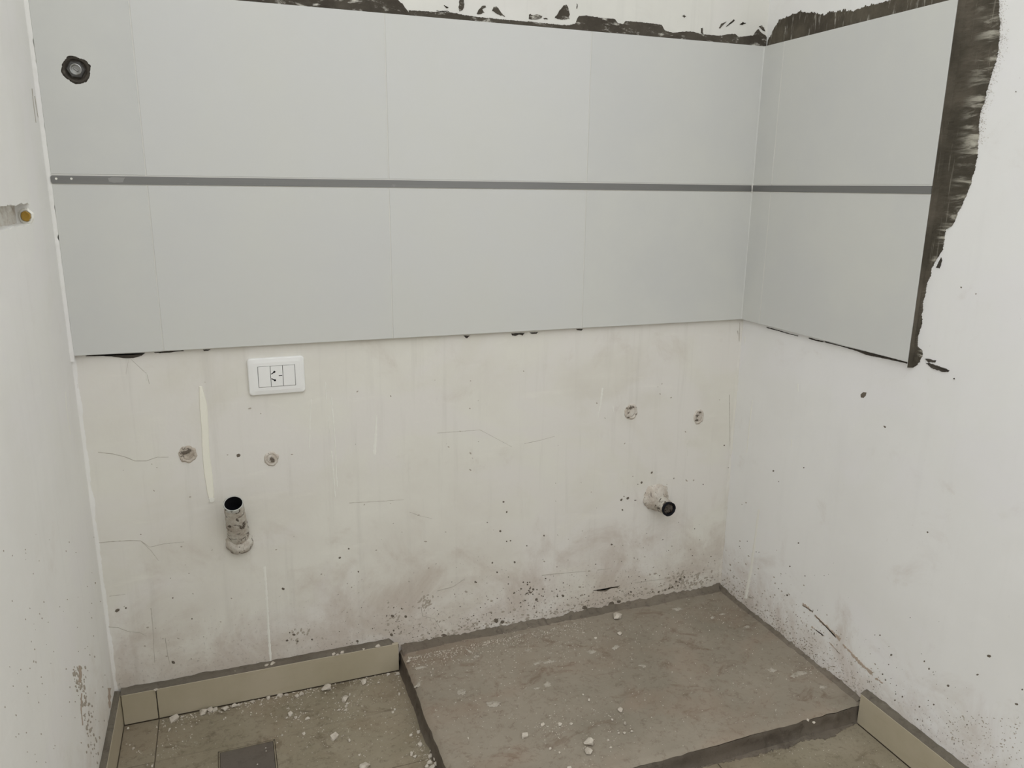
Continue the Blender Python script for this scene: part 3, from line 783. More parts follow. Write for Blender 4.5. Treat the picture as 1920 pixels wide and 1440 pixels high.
# right wall specks, the oval nail hole and the brown scrape
dr = [(1619, 741, 5.0, 1.3, -.7), (1650, 1191, 1.6, 1, 0), (1671, 1228, 2.2, 1, 0), (1778, 1286, 2.6, 1.1, .3), (1733, 1240, 1.8, 1, 0), (1742, 1254, 2, 1, 0), (1854, 1230, 2.6, 1.8, .2), (1833, 1265, 2, 1.3, 0), (1724, 1325, 2, 1, 0),
      (1813, 1359, 1.6, 1, 0), (1476, 1116, 2, 1, 0), (1655, 1264, 1.6, 1, 0), (1692, 1306, 1.8, 1, 0), (1678, 1313, 1.8, 1, 0), (1720, 1349, 1.6, 1, 0), (1450, 883, 1.8, 1, 0), (1739, 998, 1.8, 1, 0), (1497, 1018, 1.8, 1, 0), (1659, 800, 1.8, 1.6, .6),
      (1917, 1293, 2, 1, 0), (1906, 1320, 2, 1.8, .4), (1660, 1275, 1.5, 1, 0), (1802, 539, 1.6, 1, 0), (1830, 551, 1.2, 1, 0), (1905, 172, 1.4, 1, 0), (1507, 877, 1.3, 1, 0), (1481, 1062, 1.4, 1, 0), (1460, 903, 1, 1, 0), (1751, 1321, 1.7, 1, 0)]
lst = [speck_poly(*q) for q in dr]
for k in range(230):
    t = random.random(); px = 1350 + t * 560; h = random.expovariate(1 / 45.0); py = 1103 + (px - 1346) * .80 - 8 - h
    if px > 1620: py = 1296 + (px - 1635) * .8 - 8 - h
    if py > 1438 or px > 1918: continue
    lst.append(speck_poly(px, py, random.uniform(.4, 1.15)))
specks('mortar_splatter', lst, 'right', M_SPECK, wall_right)
lst = []
for k in range(520):
    t = random.random(); px = 1350 + t * 300; h = random.expovariate(1 / 26.0); py = 1103 + (px - 1346) * .80 - 3 - h
    if py > 1300 and px > 1640: continue
    lst.append(speck_poly(px, py, random.uniform(.4, 1.4), random.uniform(1, 1.8), random.uniform(.4, 1)))
for k in range(160):
    lst.append(speck_poly(random.uniform(1780, 1915), random.uniform(1340, 1436), random.uniform(.4, 1.4), random.uniform(1, 2), .6))
specks('mortar_splatter', lst, 'right', M_SPECK2, wall_right, 0.0005)
lst = [(1850, 1110, 2.4, 5, -1.2), (1785, 1236, 2.2, 4.5, -1.2), (1902, 676, 3, 2, -.5), (1853, 500, 1.3, 10, -1.45)]
sc_ = [ribbon_poly([(1505, 1132), (1514, 1139), (1525, 1148)], 2.6, 1.6), ribbon_poly([(1527, 1153), (1545, 1170), (1560, 1184), (1575, 1200)], 1.8, 2.2), ribbon_poly([(1580, 1208), (1596, 1224), (1612, 1243), (1637, 1264)], 1.6, 3.2),
       ribbon_poly([(1641, 1271), (1647, 1276), (1655, 1280)], 2.4, 1.0), ribbon_poly([(1521, 1174), (1545, 1193)], .8, .5), ribbon_poly([(1556, 1205), (1575, 1226)], .9, .5)]
sc_ = [list(q) for q in sc_]
patch('brown_scrape', sc_, 'right', M_SCUFF, wall_right, 0.0007, 0.0042, 0.002)
lst = []
for k in range(90):
    px = random.uniform(2, 200); py = random.uniform(1000, 1435)
    lst.append(speck_poly(px, py, random.uniform(.5, 1.4), random.uniform(1, 2), 1.4))
for k in range(120):
    t = random.random(); px = 145 + t * 40 + random.gauss(0, 6); py = 1250 + t * 190
    lst.append(speck_poly(px, py, random.uniform(.6, 2.2), random.uniform(1, 3), 1.4))
specks('mortar_splatter', lst, 'left', M_SPECK2, wall_left, 0.0005)
patch('brown_scrape', [ribbon_poly([(149, 1248), (151, 1265), (149, 1280)], 2, 3), ribbon_poly([(153, 1300), (152, 1330), (155, 1360)], 1.2, 1.0), ribbon_poly([(205, 1290), (205, 1310), (206, 1328)], 3.2, 1.6)], 'left', M_SCUFF, wall_left, 0.0006, 0.002, 0.003)

# ------------------------------------------------------------------ skirting
def tile_block(x0, x1, y0, y1, z0, z1): return boxes('skirting_tile', [(x0, x1, y0, y1, z0, z1)], 0.0008, 1)
TK = 0.008
def skirting(name, plane, u0, u1, off, cuts, label, seed, end_round=False, climb=0.005):
    root = bpy.data.objects.new(name, None); COL.objects.link(root)
    root['kind'] = 'structure'; root['label'] = label; root['category'] = 'skirting'
    c = [u0] + cuts + [u1]
    for a, b in zip(c, c[1:]):
        a += 0.001; b -= 0.001
        if plane == 'back': me = tile_block(a, b, -off, -off + TK, 0.001, HK)
        elif plane == 'right': me = tile_block(W - off, W - off + TK, a, b, 0.001, HK)
        else: me = tile_block(off - TK, off, a, b, 0.001, HK)
        link('skirting_tile', me, M_SKIRT, root)
    # mortar behind, ragged where it meets the wall
    V, F = [], []
    n = int((u1 - u0) / 0.004)
    for i in range(n + 1):
        u = u0 + (u1 - u0) * i / n
        ed = 1.0
        if end_round: ed = min(1.0, (u1 - u) / 0.02) ** .5 if u1 - u < 0.02 else 1.0
        zw = (HK - 0.001 + climb + 0.0025 * nz(u * 14, seed) + 0.0020 * nz(u * 60, seed) + 0.003 * max(0, nz(u * 30, seed + 5))) * (0.55 + 0.45 * ed)
        zi = HK - 0.0008 - 0.010 * (1 - ed)
        d = off - 0.0007
        zi += 0.0016
        for nn, zz in ((d, HK - 0.0015), (d - 0.0002, zi), (d * .5, (zi + zw) / 2 + 0.0010), (0.0003, zw)):
            V.append(P3(plane, u, zz, nn))
    for i in range(n):
        for k in range(3): F.append((i * 4 + k, (i + 1) * 4 + k, (i + 1) * 4 + k + 1, i * 4 + k + 1))
    F.append((0, 1, 2, 3)); F.append(tuple(n * 4 + k for k in (3, 2, 1, 0)))
    link('mortar_bed', fix(mesh('mortar_bed', V, F)), M_BED, root)
    return root
skirting('baseboard_back', 'back', SKL + 0.0003, XSL - 0.006, SKT, [0.0838], 'beige ceramic skirting under the two left pipe outlets', 1.0, True)
skirting('baseboard_left', 'left', YSTUB + 0.002, -SKT * 0.3, SKL, [-0.40, -0.77], 'beige ceramic skirting along the left wall', 4.0)
skirting('baseboard_right', 'right', -2.0, YSL - 0.004, SKR, [-1.30, -0.93], 'beige ceramic skirting along the right wall in front of the plinth', 7.0, climb=0.009)

# ------------------------------------------------------------------ concrete plinth in the right corner
pl = empty('concrete_plinth', ((XSL + W) / 2, YSL / 2, 0), 'low rough grey-brown concrete plinth filling the right corner', 'plinth')
PO = Vector(pl.location)
def plinth():
    V, F = [], []
    nx, ny = 120, 76
    for j in range(ny + 1):
        for i in range(nx + 1):
            x = XSL + (W - XSL) * i / nx; y = YSL * j / ny
            ex = 0.006 * nz(y * 9, 2.0) + 0.003 * nz(y * 40, 4.0); ey = 0.005 * nz(x * 8, 6.0) + 0.003 * nz(x * 45, 8.0)
            xx = x + ex * (1 - i / nx) ** 3; yy = y + ey * (j / ny) ** 3
            z = ZSL + 0.0016 * nz(x * 7, y * 7, 1) + 0.0006 * nz(x * 40, y * 40, 2)
            dl = min((x - XSL) / 0.012, 1.0); df = min((y - YSL) / 0.012, 1.0)
            z -= 0.007 * (1 - dl) ** 2 + 0.006 * (1 - df) ** 2
            V.append(Vector((xx, yy, z)) - PO)
    m = nx + 1
    for j in range(ny):
        for i in range(nx): F.append((j * m + i, j * m + i + 1, (j + 1) * m + i + 1, (j + 1) * m + i))
    return fix(mesh('top', V, F))
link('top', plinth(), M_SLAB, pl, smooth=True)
def plinth_side():
    V, F = [], []
    path = []
    for k in range(120): y = YSL * k / 120; path.append((XSL + 0.006 * nz(y * 9, 2.0) + 0.003 * nz(y * 40, 4.0), y, -1, 0))
    for k in range(161):
        x = XSL + (W - XSL) * k / 160; path.append((x, YSL + 0.005 * nz(x * 8, 6.0) + 0.003 * nz(x * 45, 8.0), 0, -1))
    hs = (1.0, 0.80, 0.5, 0.2, -0.02)
    for x, y, dx, dy in path:
        for q, h in enumerate(hs):
            o = (0.0, 0.0025, 0.001, 0.003, 0.008)[q] + 0.003 * nz(x * 30, y * 30, h * 4) * (0 if q == 0 else 1)
            V.append(Vector((x + dx * o, y + dy * o, (ZSL - 0.0068) * h)) - PO)
    n = len(hs)
    for i in range(len(path) - 1):
        for k in range(n - 1): F.append((i * n + k, i * n + k + 1, (i + 1) * n + k + 1, (i + 1) * n + k))
    return fix(mesh('side', V, F))
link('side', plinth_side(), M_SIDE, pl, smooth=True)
# mortar fillet running along both walls
def fillet():
    V, F = [], []
    path = []
    n1 = 170; n2 = 110
    for k in range(n1 + 1):
        x = XSL + 0.004 + (W - XSL - 0.004) * k / n1; path.append((x, 0.0, 0, -1, x))
    for k in range(1, n2 + 1):
        y = YSL * 0.985 * k / n2; path.append((W, y, -1, 0, W - y))
    for idx, (x, y, dx, dy, s) in enumerate(path):
        h = 0.011 + 0.010 * nz(s * 9, 1.0) + 0.006 * nz(s * 34, 3.0) + 0.005 * nz(s * 110, 6)
        w = 0.024 + 0.006 * nz(s * 7, 5.0) + 0.003 * nz(s * 50, 7.0)
        if idx > n1: h *= 0.65; w *= 0.55
        if abs(s - W) < 0.05: h += 0.006 * (1 - abs(s - W) / 0.05)
        h = max(h, 0.004)
        ddx, ddy = (dx, dy)
        if idx == n1: ddx, ddy = -1, -1
        for q in range(6):
            a = q / 5
            off = w * a; zz = h * (1 - a) ** 1.9
            V.append(Vector((x + ddx * (off + 0.0004), y + ddy * (off + 0.0004), ZSL + zz - (0.002 if q == 5 else 0) + 0.0008 * nz(s * 120, a * 7))) - PO)
    for i in range(len(path) - 1):
        for k in range(5): F.append((i * 6 + k, i * 6 + k + 1, (i + 1) * 6 + k + 1, (i + 1) * 6 + k))
    return fix(mesh('mortar_fillet', V, F))
link('mortar_fillet', fillet(), M_FILLET, pl, smooth=True)
# spilled mortar at the front foot
def on_parent(o, root):
    o.parent = root; o.matrix_parent_inverse = Matrix.Translation(-Vector(root.location)); return o
ap = patch('mortar_spill', [[(1250, 1436), (1330, 1416), (1420, 1392), (1500, 1374), (1570, 1358), (1606, 1356), (1575, 1372), (1560, 1384), (1510, 1388), (1480, 1402), (1440, 1410), (1400, 1422), (1340, 1432), (1290, 1446), (1240, 1450)]],
           'floor', M_FILLET, None, 0.0025, 0.007, 0.004)
on_parent(ap, pl)
sp = [[(857, 1297), (863, 1292), (872, 1294), (874, 1300), (868, 1304), (858, 1302)], [(911, 1318), (922, 1315), (938, 1316), (940, 1319), (930, 1325), (918, 1326)], [(996, 1246), (1010, 1240), (1022, 1239), (1012, 1246), (1000, 1249)],
      [(1014, 1243), (1030, 1237), (1046, 1240), (1035, 1246), (1018, 1247)], [(1017, 1284), (1026, 1277), (1034, 1279), (1033, 1287), (1024, 1290)], [(1000, 1291), (1008, 1288), (1013, 1290), (1005, 1294)], [(1440, 1256), (1445, 1252), (1458, 1256), (1452, 1261), (1444, 1260)],
      [(1482, 1268), (1492, 1260), (1505, 1257), (1515, 1262), (1508, 1265), (1496, 1268), (1488, 1272)], [(1536, 1287), (1544, 1284), (1551, 1288), (1546, 1292), (1538, 1291)], [(1197, 1248), (1204, 1245), (1213, 1249), (1208, 1252)], [(1100, 1222), (1112, 1218), (1118, 1222), (1108, 1227)],
      [(1145, 1216), (1158, 1209), (1162, 1213), (1152, 1219)], [(777, 1289), (782, 1280), (792, 1275), (788, 1284), (781, 1290)], [(982, 1220), (990, 1216), (998, 1219), (990, 1223)], [(886, 1231), (895, 1228), (900, 1231), (893, 1234)], [(775, 1254), (790, 1249), (800, 1250), (788, 1256)],
      [(1260, 1142), (1272, 1138), (1280, 1142), (1270, 1146)], [(1348, 1152), (1354, 1150), (1360, 1151), (1354, 1154)], [(870, 1215), (878, 1219), (886, 1224), (878, 1222)], [(1395, 1175), (1402, 1172), (1407, 1176), (1399, 1178)], [(1332, 1158), (1336, 1155), (1340, 1158), (1336, 1162)]]
V, F = [], []
for k, poly in enumerate(sp):
    ring = densify([uv(x, y, 'slab') for x, y in poly], 0.0018, 0.0042, k * 3.7)
    n = len(ring); b = len(V)
    V += [P3('slab', a, c, 0.0004) for a, c in ring]
    V.append(P3('slab', sum(r[0] for r in ring) / n, sum(r[1] for r in ring) / n, 0.0030))
    F += [(b + i, b + (i + 1) % n, b + n) for i in range(n)]
on_parent(link('paint_splash', fix(mesh('paint_splash', V, F)), M_SPLAT, None, kind='stuff'), pl)

# ------------------------------------------------------------------ wall socket
so = uv(462, 672, 'back'); so2 = uv(573, 733, 'back')
sx, sz = (0.3255 + 0.4434) / 2, (0.8052 + 0.7240) / 2
PW, PH = 0.1168, 0.0806
sock = empty('wall_socket', (sx, 0, sz), 'white three-module wall socket plate under the tiles', 'socket')
def rrect(w, h, r, k=6):
    pts = []
    for cx, cz, a0 in ((w / 2 - r, h / 2 - r, 0), (-w / 2 + r, h / 2 - r, 90), (-w / 2 + r, -h / 2 + r, 180), (w / 2 - r, -h / 2 + r, 270)):
        for q in range(k + 1):
            a = math.radians(a0 + 90 * q / k); pts.append((cx + r * math.cos(a), cz + r * math.sin(a)))
    return pts
def plate():
    prof = [(0.0, 0.0, 0.007), (0.0, -0.0045, 0.007), (0.0006, -0.0062, 0.0068), (0.002, -0.0075, 0.006), (0.010, -0.0088, 0.004)]
    V, F = [], []
    for ins, y, r in prof:
        for a, b in rrect(PW - 2 * ins, PH - 2 * ins, r): V.append((a, y, b))
    iw, ih = 0.0772, 0.0462
    for y in (-0.0090, -0.0055):
        for a, b in rrect(iw, ih, 0.0006): V.append((a, y, b))
    n = len(rrect(1, 1, .1))
    for k in range(len(prof) + 1):
        for i in range(n):
            j = (i + 1) % n; F.append((k * n + i, k * n + j, (k + 1) * n + j, (k + 1) * n + i))
    return fix(mesh('plate', V, F))
link('plate', plate(), M_PLASTIC, sock)
link('backing', boxes('backing', [(-0.039, 0.039, -0.0052, -0.0005, -0.0235, 0.0235)]), M_GAP, sock)
for k in range(3):
    cx = (k - 1) * 0.0254
    md = link('socket_module' if k == 1 else 'blank_module', boxes('module', [(cx - 0.0122, cx + 0.0122, -0.0094, -0.005, -0.0222, 0.0222)], 0.0004, 1), M_PLASTIC, sock)
    if k == 1:
        mod = md
def slot(p0, p1, w, dot=None):
    a = Vector(p0); b = Vector(p1); t = (b - a).normalized(); nrm = Vector((-t.y, t.x)) * w / 2
    q = [a + nrm, b + nrm, b - nrm, a - nrm]
    V = [(p.x, -0.0097, p.y) for p in q] + [(p.x, -0.006, p.y) for p in q]
    F = [(0, 1, 2, 3), (0, 4, 5, 1), (1, 5, 6, 2), (2, 6, 7, 3), (3, 7, 4, 0)]
    if dot:
        b0 = len(V)
        for k in range(12):
            an = k * math.pi / 6; V.append((dot[0] + 0.0023 * math.cos(an), -0.00975, dot[1] + 0.0023 * math.sin(an)))
        for k in range(12):
            an = k * math.pi / 6; V.append((dot[0] + 0.0023 * math.cos(an), -0.006, dot[1] + 0.0023 * math.sin(an)))
        F.append(tuple(b0 + k for k in range(12)))
        for k in range(12): F.append((b0 + k, b0 + 12 + k, b0 + 12 + (k + 1) % 12, b0 + (k + 1) % 12))
    return fix(mesh('pin_slot', V, F))
for me in (slot((-0.0113, 0.0050), (-0.0046, 0.0098), 0.0020, (-0.0046, 0.0098)), slot((-0.0113, -0.0046), (-0.0046, -0.0088), 0.0020, (-0.0046, -0.0088)), slot((0.0040, 0.0008), (0.0112, 0.0010), 0.0018)):
    link('pin_slot', me, M_BLACK, mod)

# ------------------------------------------------------------------ pipes
def tube_mesh(name, axis_pts, radii, seg=24, rough=0.0, axis=None, seed=0.0):
    V, F = [], []
    n = len(axis_pts)
    for i, (p, r) in enumerate(zip(axis_pts, radii)):
        a = Vector(axis_pts[max(0, i - 1)]); b = Vector(axis_pts[min(n - 1, i + 1)])
        t = (b - a).normalized() if (b - a).length > 1e-7 else Vector((0, -1, 0))
        if axis is not None: t = Vector(axis)
        u = t.cross(Vector((1, 0, 0))); u = u.normalized() if u.length > 1e-3 else Vector((0, 0, 1)); w = t.cross(u)
        for k in range(seg):
            an = 2 * math.pi * k / seg
            d = u * math.cos(an) + w * math.sin(an)
            rr = r * (1 + rough * nz(d.x * 2 + seed, d.z * 2, i * .6) + rough * .7 * nz(d.x * 6, d.z * 6 + seed, i * 1.3))
            V.append(Vector(p) + d * rr)
    for i in range(n - 1):
        for k in range(seg):
            j = (k + 1) % seg; F.append((i * seg + k, i * seg + j, (i + 1) * seg + j, (i + 1) * seg + k))
    return V, F
def pipe_part(name, pts, radii, mat, parent, rough=0.0, seg=24, close=False, seed=0.0, axis=None):
    V, F = tube_mesh(name, pts, radii, seg, rough, axis, seed)
    o = Vector(parent.location)
    if close: F.append(tuple(range(len(V) - seg, len(V))))
    return link(name, fix(mesh(name, [v - o for v in V], F)), mat, parent, smooth=True)
# left: waste pipe bent upwards out of the wall
B = hit(437.5, 944, 1, -0.064); A = hit(448, 1008, 1, 0.004)
axis = (B - A).normalized()
wp = empty('waste_pipe', (A.x, 0, A.z), 'mortar-smeared open waste pipe stub sticking up from the left of the wall', 'pipe')
R0 = 0.0196
ptsP = [A - axis * 0.01 + (B - A) * (k / 14) for k in range(15)] + [B]
pipe_part('pipe', ptsP, [R0 * (1.24 - 0.22 * (k / 15) ** .8) + 0.0005 * math.sin(k * 2.1) for k in range(16)], M_PIPE, wp, 0.055, 28, seed=3.0)
pipe_part('rim', [B - axis * 0.008, B - axis * 0.001, B + axis * 0.0008, B + axis * 0.0008, B - axis * 0.030], [R0 + 0.0006, R0 + 0.0006, R0 + 0.0002, R0 - 0.0014, R0 - 0.0015], M_RIM, wp, 0.0, 28, axis=axis)
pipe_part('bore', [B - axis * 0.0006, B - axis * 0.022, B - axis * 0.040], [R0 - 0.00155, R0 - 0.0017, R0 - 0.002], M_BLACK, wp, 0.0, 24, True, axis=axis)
pipe_part('mortar_collar', [Vector((A.x, 0.002, A.z - 0.008)), Vector((A.x, -0.004, A.z - 0.007)), Vector((A.x, -0.010, A.z - 0.004)), Vector((A.x, -0.015, A.z))], [0.0285, 0.0275, 0.025, 0.016], M_PIPE, wp, 0.16, 30, True, seed=7.0)
# right: capped short stub pointing straight out
A2 = hit(1230, 934, 'back'); B2 = hit(1255, 955, 1, -0.052)
A2 = Vector((B2.x, 0.0, B2.z))
dp = empty('capped_pipe', (A2.x, 0, A2.z), 'short mortar-filled pipe stub with black mouth in the right part of the wall', 'pipe')
ax2 = Vector((0, -1, 0))
R2 = 0.0190
pipe_part('pipe', [A2 + Vector((0, 0.004, 0)) + ax2 * (0.052 * k / 12) for k in range(13)], [R2 * (1.22 - 0.22 * k / 12) for k in range(13)], M_PIPE, dp, 0.05, 24, seed=11.0)
pipe_part('rim', [B2 + ax2 * -0.006, B2, B2 + ax2 * 0.0006, B2 + ax2 * 0.0006, B2 - ax2 * 0.012], [R2 + 0.0004, R2 + 0.0005, R2, R2 - 0.003, R2 - 0.0034], M_BLACK, dp, 0.06, 24, seed=2.0, axis=ax2)
pipe_part('mortar_plug', [B2 - ax2 * 0.010, B2 - ax2 * 0.005, B2 - ax2 * 0.003, B2 - ax2 * 0.0045], [R2 - 0.0030, R2 - 0.0038, 0.008, 0.002], M_PLUG, dp, 0.35, 20, True, seed=5.0, axis=ax2)
C2 = Vector((A2.x + 0.004, 0, A2.z + 0.000))
cw = hit(1230, 932, 'back')
pipe_part('mortar_collar', [Vector((cw.x, 0.002, cw.z)), Vector((cw.x, -0.004, cw.z)), Vector((cw.x, -0.010, cw.z)), Vector((cw.x + 0.001, -0.014, cw.z))], [0.039, 0.036, 0.030, 0.016], M_CRUSTP, dp, 0.20, 30, True, seed=1.0)

# plugged water outlets: a ring of old mortar with the filled pipe end inside
def outlet(px, py, rx, rz, label, seed, hole, mat):
    c = hit(px, py, 'back')
    e = empty('water_outlet', (c.x, 0, c.z), label, 'pipe outlet')
    V, F = [], []
    seg = 28
    prof = [(1.12, -0.0006), (1.0, 0.0018), (0.90, 0.0034), (0.78, 0.0026), (0.64, 0.0012)]
    for r, h in prof:
        for k in range(seg):
            a = 2 * math.pi * k / seg; rr = r * (1 + 0.13 * nz(math.cos(a) * 2 + seed, math.sin(a) * 2) + .07 * nz(math.cos(a) * 6, math.sin(a) * 6 + seed, r))
            V.append((rx * rr * math.cos(a), -max(h + 0.0014 * nz(math.cos(a) * 4 + seed, math.sin(a) * 4, r * 3), -0.0006), rz * rr * math.sin(a)))
    for i in range(len(prof) - 1):
        for k in range(seg):
            j = (k + 1) % seg; F.append((i * seg + k, i * seg + j, (i + 1) * seg + j, (i + 1) * seg + k))
    link('mortar_ring', fix(mesh('mortar_ring', V, F)), mat, e, smooth=True)
    V, F = [], []
    for q, (r, h) in enumerate(((0.70, 0.0006), (0.60, 0.0022), (0.40, 0.0030), (0.18, 0.0018))):
        for k in range(seg):
            a = 2 * math.pi * k / seg
            V.append((rx * r * math.cos(a), -(h + 0.0018 * nz(math.cos(a) * r * 5 + seed, math.sin(a) * r * 5, 3)), rz * r * math.sin(a)))
    for i in range(3):
        for k in range(seg):
            j = (k + 1) % seg; F.append((i * seg + k, i * seg + j, (i + 1) * seg + j, (i + 1) * seg + k))
    F.append(tuple(3 * seg + k for k in range(seg)))
    link('mortar_plug', fix(mesh('mortar_plug', V, F)), M_CRUSTP if mat is not M_CRUST else M_CRUST, e, smooth=True)
    for hx_, hz_, hr in hole:
        V = [(hx_, -0.0050, hz_)]
        for k in range(9):
            a = 2 * math.pi * k / 9; r = hr * random.uniform(.6, 1.25)
            V.append((hx_ + r * math.cos(a) * 1.3, -0.0044, hz_ + r * math.sin(a) * .8))
        link('dark_pit', fix(mesh('dark_pit', V, [(0, 1 + k, 1 + (k + 1) % 9) for k in range(9)])), M_SPECK, e)
    return e
outlet(352, 852, 0.0165, 0.0180, 'brown mortar-plugged water outlet left of the cream paint run', 1.0, [(-0.006, 0.005, .005), (0.004, 0.009, .004), (-0.001, 0.007, .004)], M_CRUST)
outlet(509, 860, 0.0140, 0.0155, 'small water outlet with a black pit, below the wall socket', 4.0, [(0.000, 0.001, .0038), (0.002, -0.005, .0036)], M_CRUSTP)
outlet(1183, 772, 0.0170, 0.0195, 'round pinkish mortar-plugged water outlet above the capped pipe', 7.0, [(-0.004, 0.011, .0035), (0.004, 0.013, .003), (-0.009, -0.013, .003)], M_CRUSTP)
outlet(1310, 781, 0.0145, 0.0200, 'narrow oval mortar-plugged water outlet nearest the right corner', 9.0, [(-0.007, 0.004, .004), (0.0, 0.012, .003), (-0.008, -0.008, .004)], M_CRUSTP)

# dark fitting in the hole of the top left tile
fc = hit(143, 131, 1, -TT * 0.5)
ft = empty('tile_fitting', (fc.x, -0.0002, fc.z), 'dark threaded pipe fitting in a ragged hole in the top left tile', 'pipe fitting')
def ringmesh(prof, seg, rough, seed):
    V, F = [], []
    for q, (r, y) in enumerate(prof):
        for k in range(seg):
            a = 2 * math.pi * k / seg; rr = r * (1 + rough * nz(math.cos(a) * 2 + seed, math.sin(a) * 2, q))
            V.append((rr * math.cos(a), y, rr * math.sin(a)))
    for i in range(len(prof) - 1):
        for k in range(seg):
            j = (k + 1) % seg; F.append((i * seg + k, i * seg + j, (i + 1) * seg + j, (i + 1) * seg + k))
    F.append(tuple((len(prof) - 1) * seg + k for k in range(seg)))
    return fix(mesh('ring', V, F))
link('mortar_fill', ringmesh([(0.0285, -0.0060), (0.0215, -0.0108), (0.0185, -0.0095), (0.016, -0.006), (0.004, -0.004)], 30, 0.08, 1.0), M_ADHD, ft)
link('fitting_body', ringmesh([(0.0155, -0.001), (0.0155, -0.011), (0.0140, -0.0128), (0.0105, -0.0128), (0.0098, -0.0085), (0.002, -0.008)], 6, 0.0, 0.0), M_DARK, ft)
link('threaded_rim', ringmesh([(0.0098, -0.007), (0.0098, -0.0135), (0.0086, -0.0142), (0.0074, -0.0135), (0.0070, -0.0095), (0.002, -0.009)], 20, 0.03, 2.0), M_STEEL, ft)
link('plug_key', boxes('plug_key', [(-0.0045, 0.0045, -0.0125, -0.008, -0.0016, 0.0016)], 0.0006, 1), M_STEEL, ft).rotation_euler = (0, 0.7, 0)

# ------------------------------------------------------------------ left recess with ochre conduit
def recess():
    V, F = [], []
    ny, nz_ = 80, 22
    for j in range(nz_ + 1):
        for i in range(ny + 1):
            y = RY0 + (RY1 - RY0) * i / ny; z = RZ0 - 0.004 + (RZ1 - RZ0 + 0.008) * j / nz_
            e = min(i, ny - i) / 3.0; e2 = min(j, nz_ - j) / 3.0
            ed = min(1.0, min(e, e2))
            d = -0.0215 - 0.0025 * ed + 0.004 * nz(y * 38, z * 38, 2) * ed + 0.0018 * nz(y * 120, z * 120, 3) * ed
            V.append((d, y, z))
    m = ny + 1
    for j in range(nz_):
        for i in range(ny): F.append((j * m + i, j * m + i + 1, (j + 1) * m + i + 1, (j + 1) * m + i))
    return fix(mesh('recess_patch', V, F))
link('recess_patch', recess(), M_RECESS, wall_left, smooth=True)
cc = hit(48.0, 405.5, 1, RY1 - 0.006)
cd = empty('conduit_end', (cc.x, RY1, cc.z), 'ochre yellow conduit end in the broken recess of the left wall', 'conduit')
def disc_y(prof, seg, wob):
    V, F = [], []
    for r, y in prof:
        for k in range(seg):
            a = 2 * math.pi * k / seg; q = r * (1 + wob * nz(math.cos(a) * 2, math.sin(a) * 2, 3) + wob * .6 * nz(math.cos(a) * 5, math.sin(a) * 5, 1))
            V.append((q * math.cos(a), y, q * 1.2 * math.sin(a)))
    for i in range(len(prof) - 1):
        for k in range(seg):
            j = (k + 1) % seg; F.append((i * seg + k, i * seg + j, (i + 1) * seg + j, (i + 1) * seg + k))
    F.append(tuple((len(prof) - 1) * seg + k for k in range(seg)))
    return fix(mesh('conduit', V, F))
link('conduit_plug', disc_y([(0.0068, -0.0005), (0.0068, -0.0062), (0.0058, -0.0070), (0.002, -0.0064)], 18, 0.12), M_YELLOW, cd)
link('plaster_collar', disc_y([(0.0112, -0.0002), (0.0105, -0.0028), (0.0082, -0.0046), (0.0070, -0.0030)], 20, 0.15), M_DRIP2, cd)

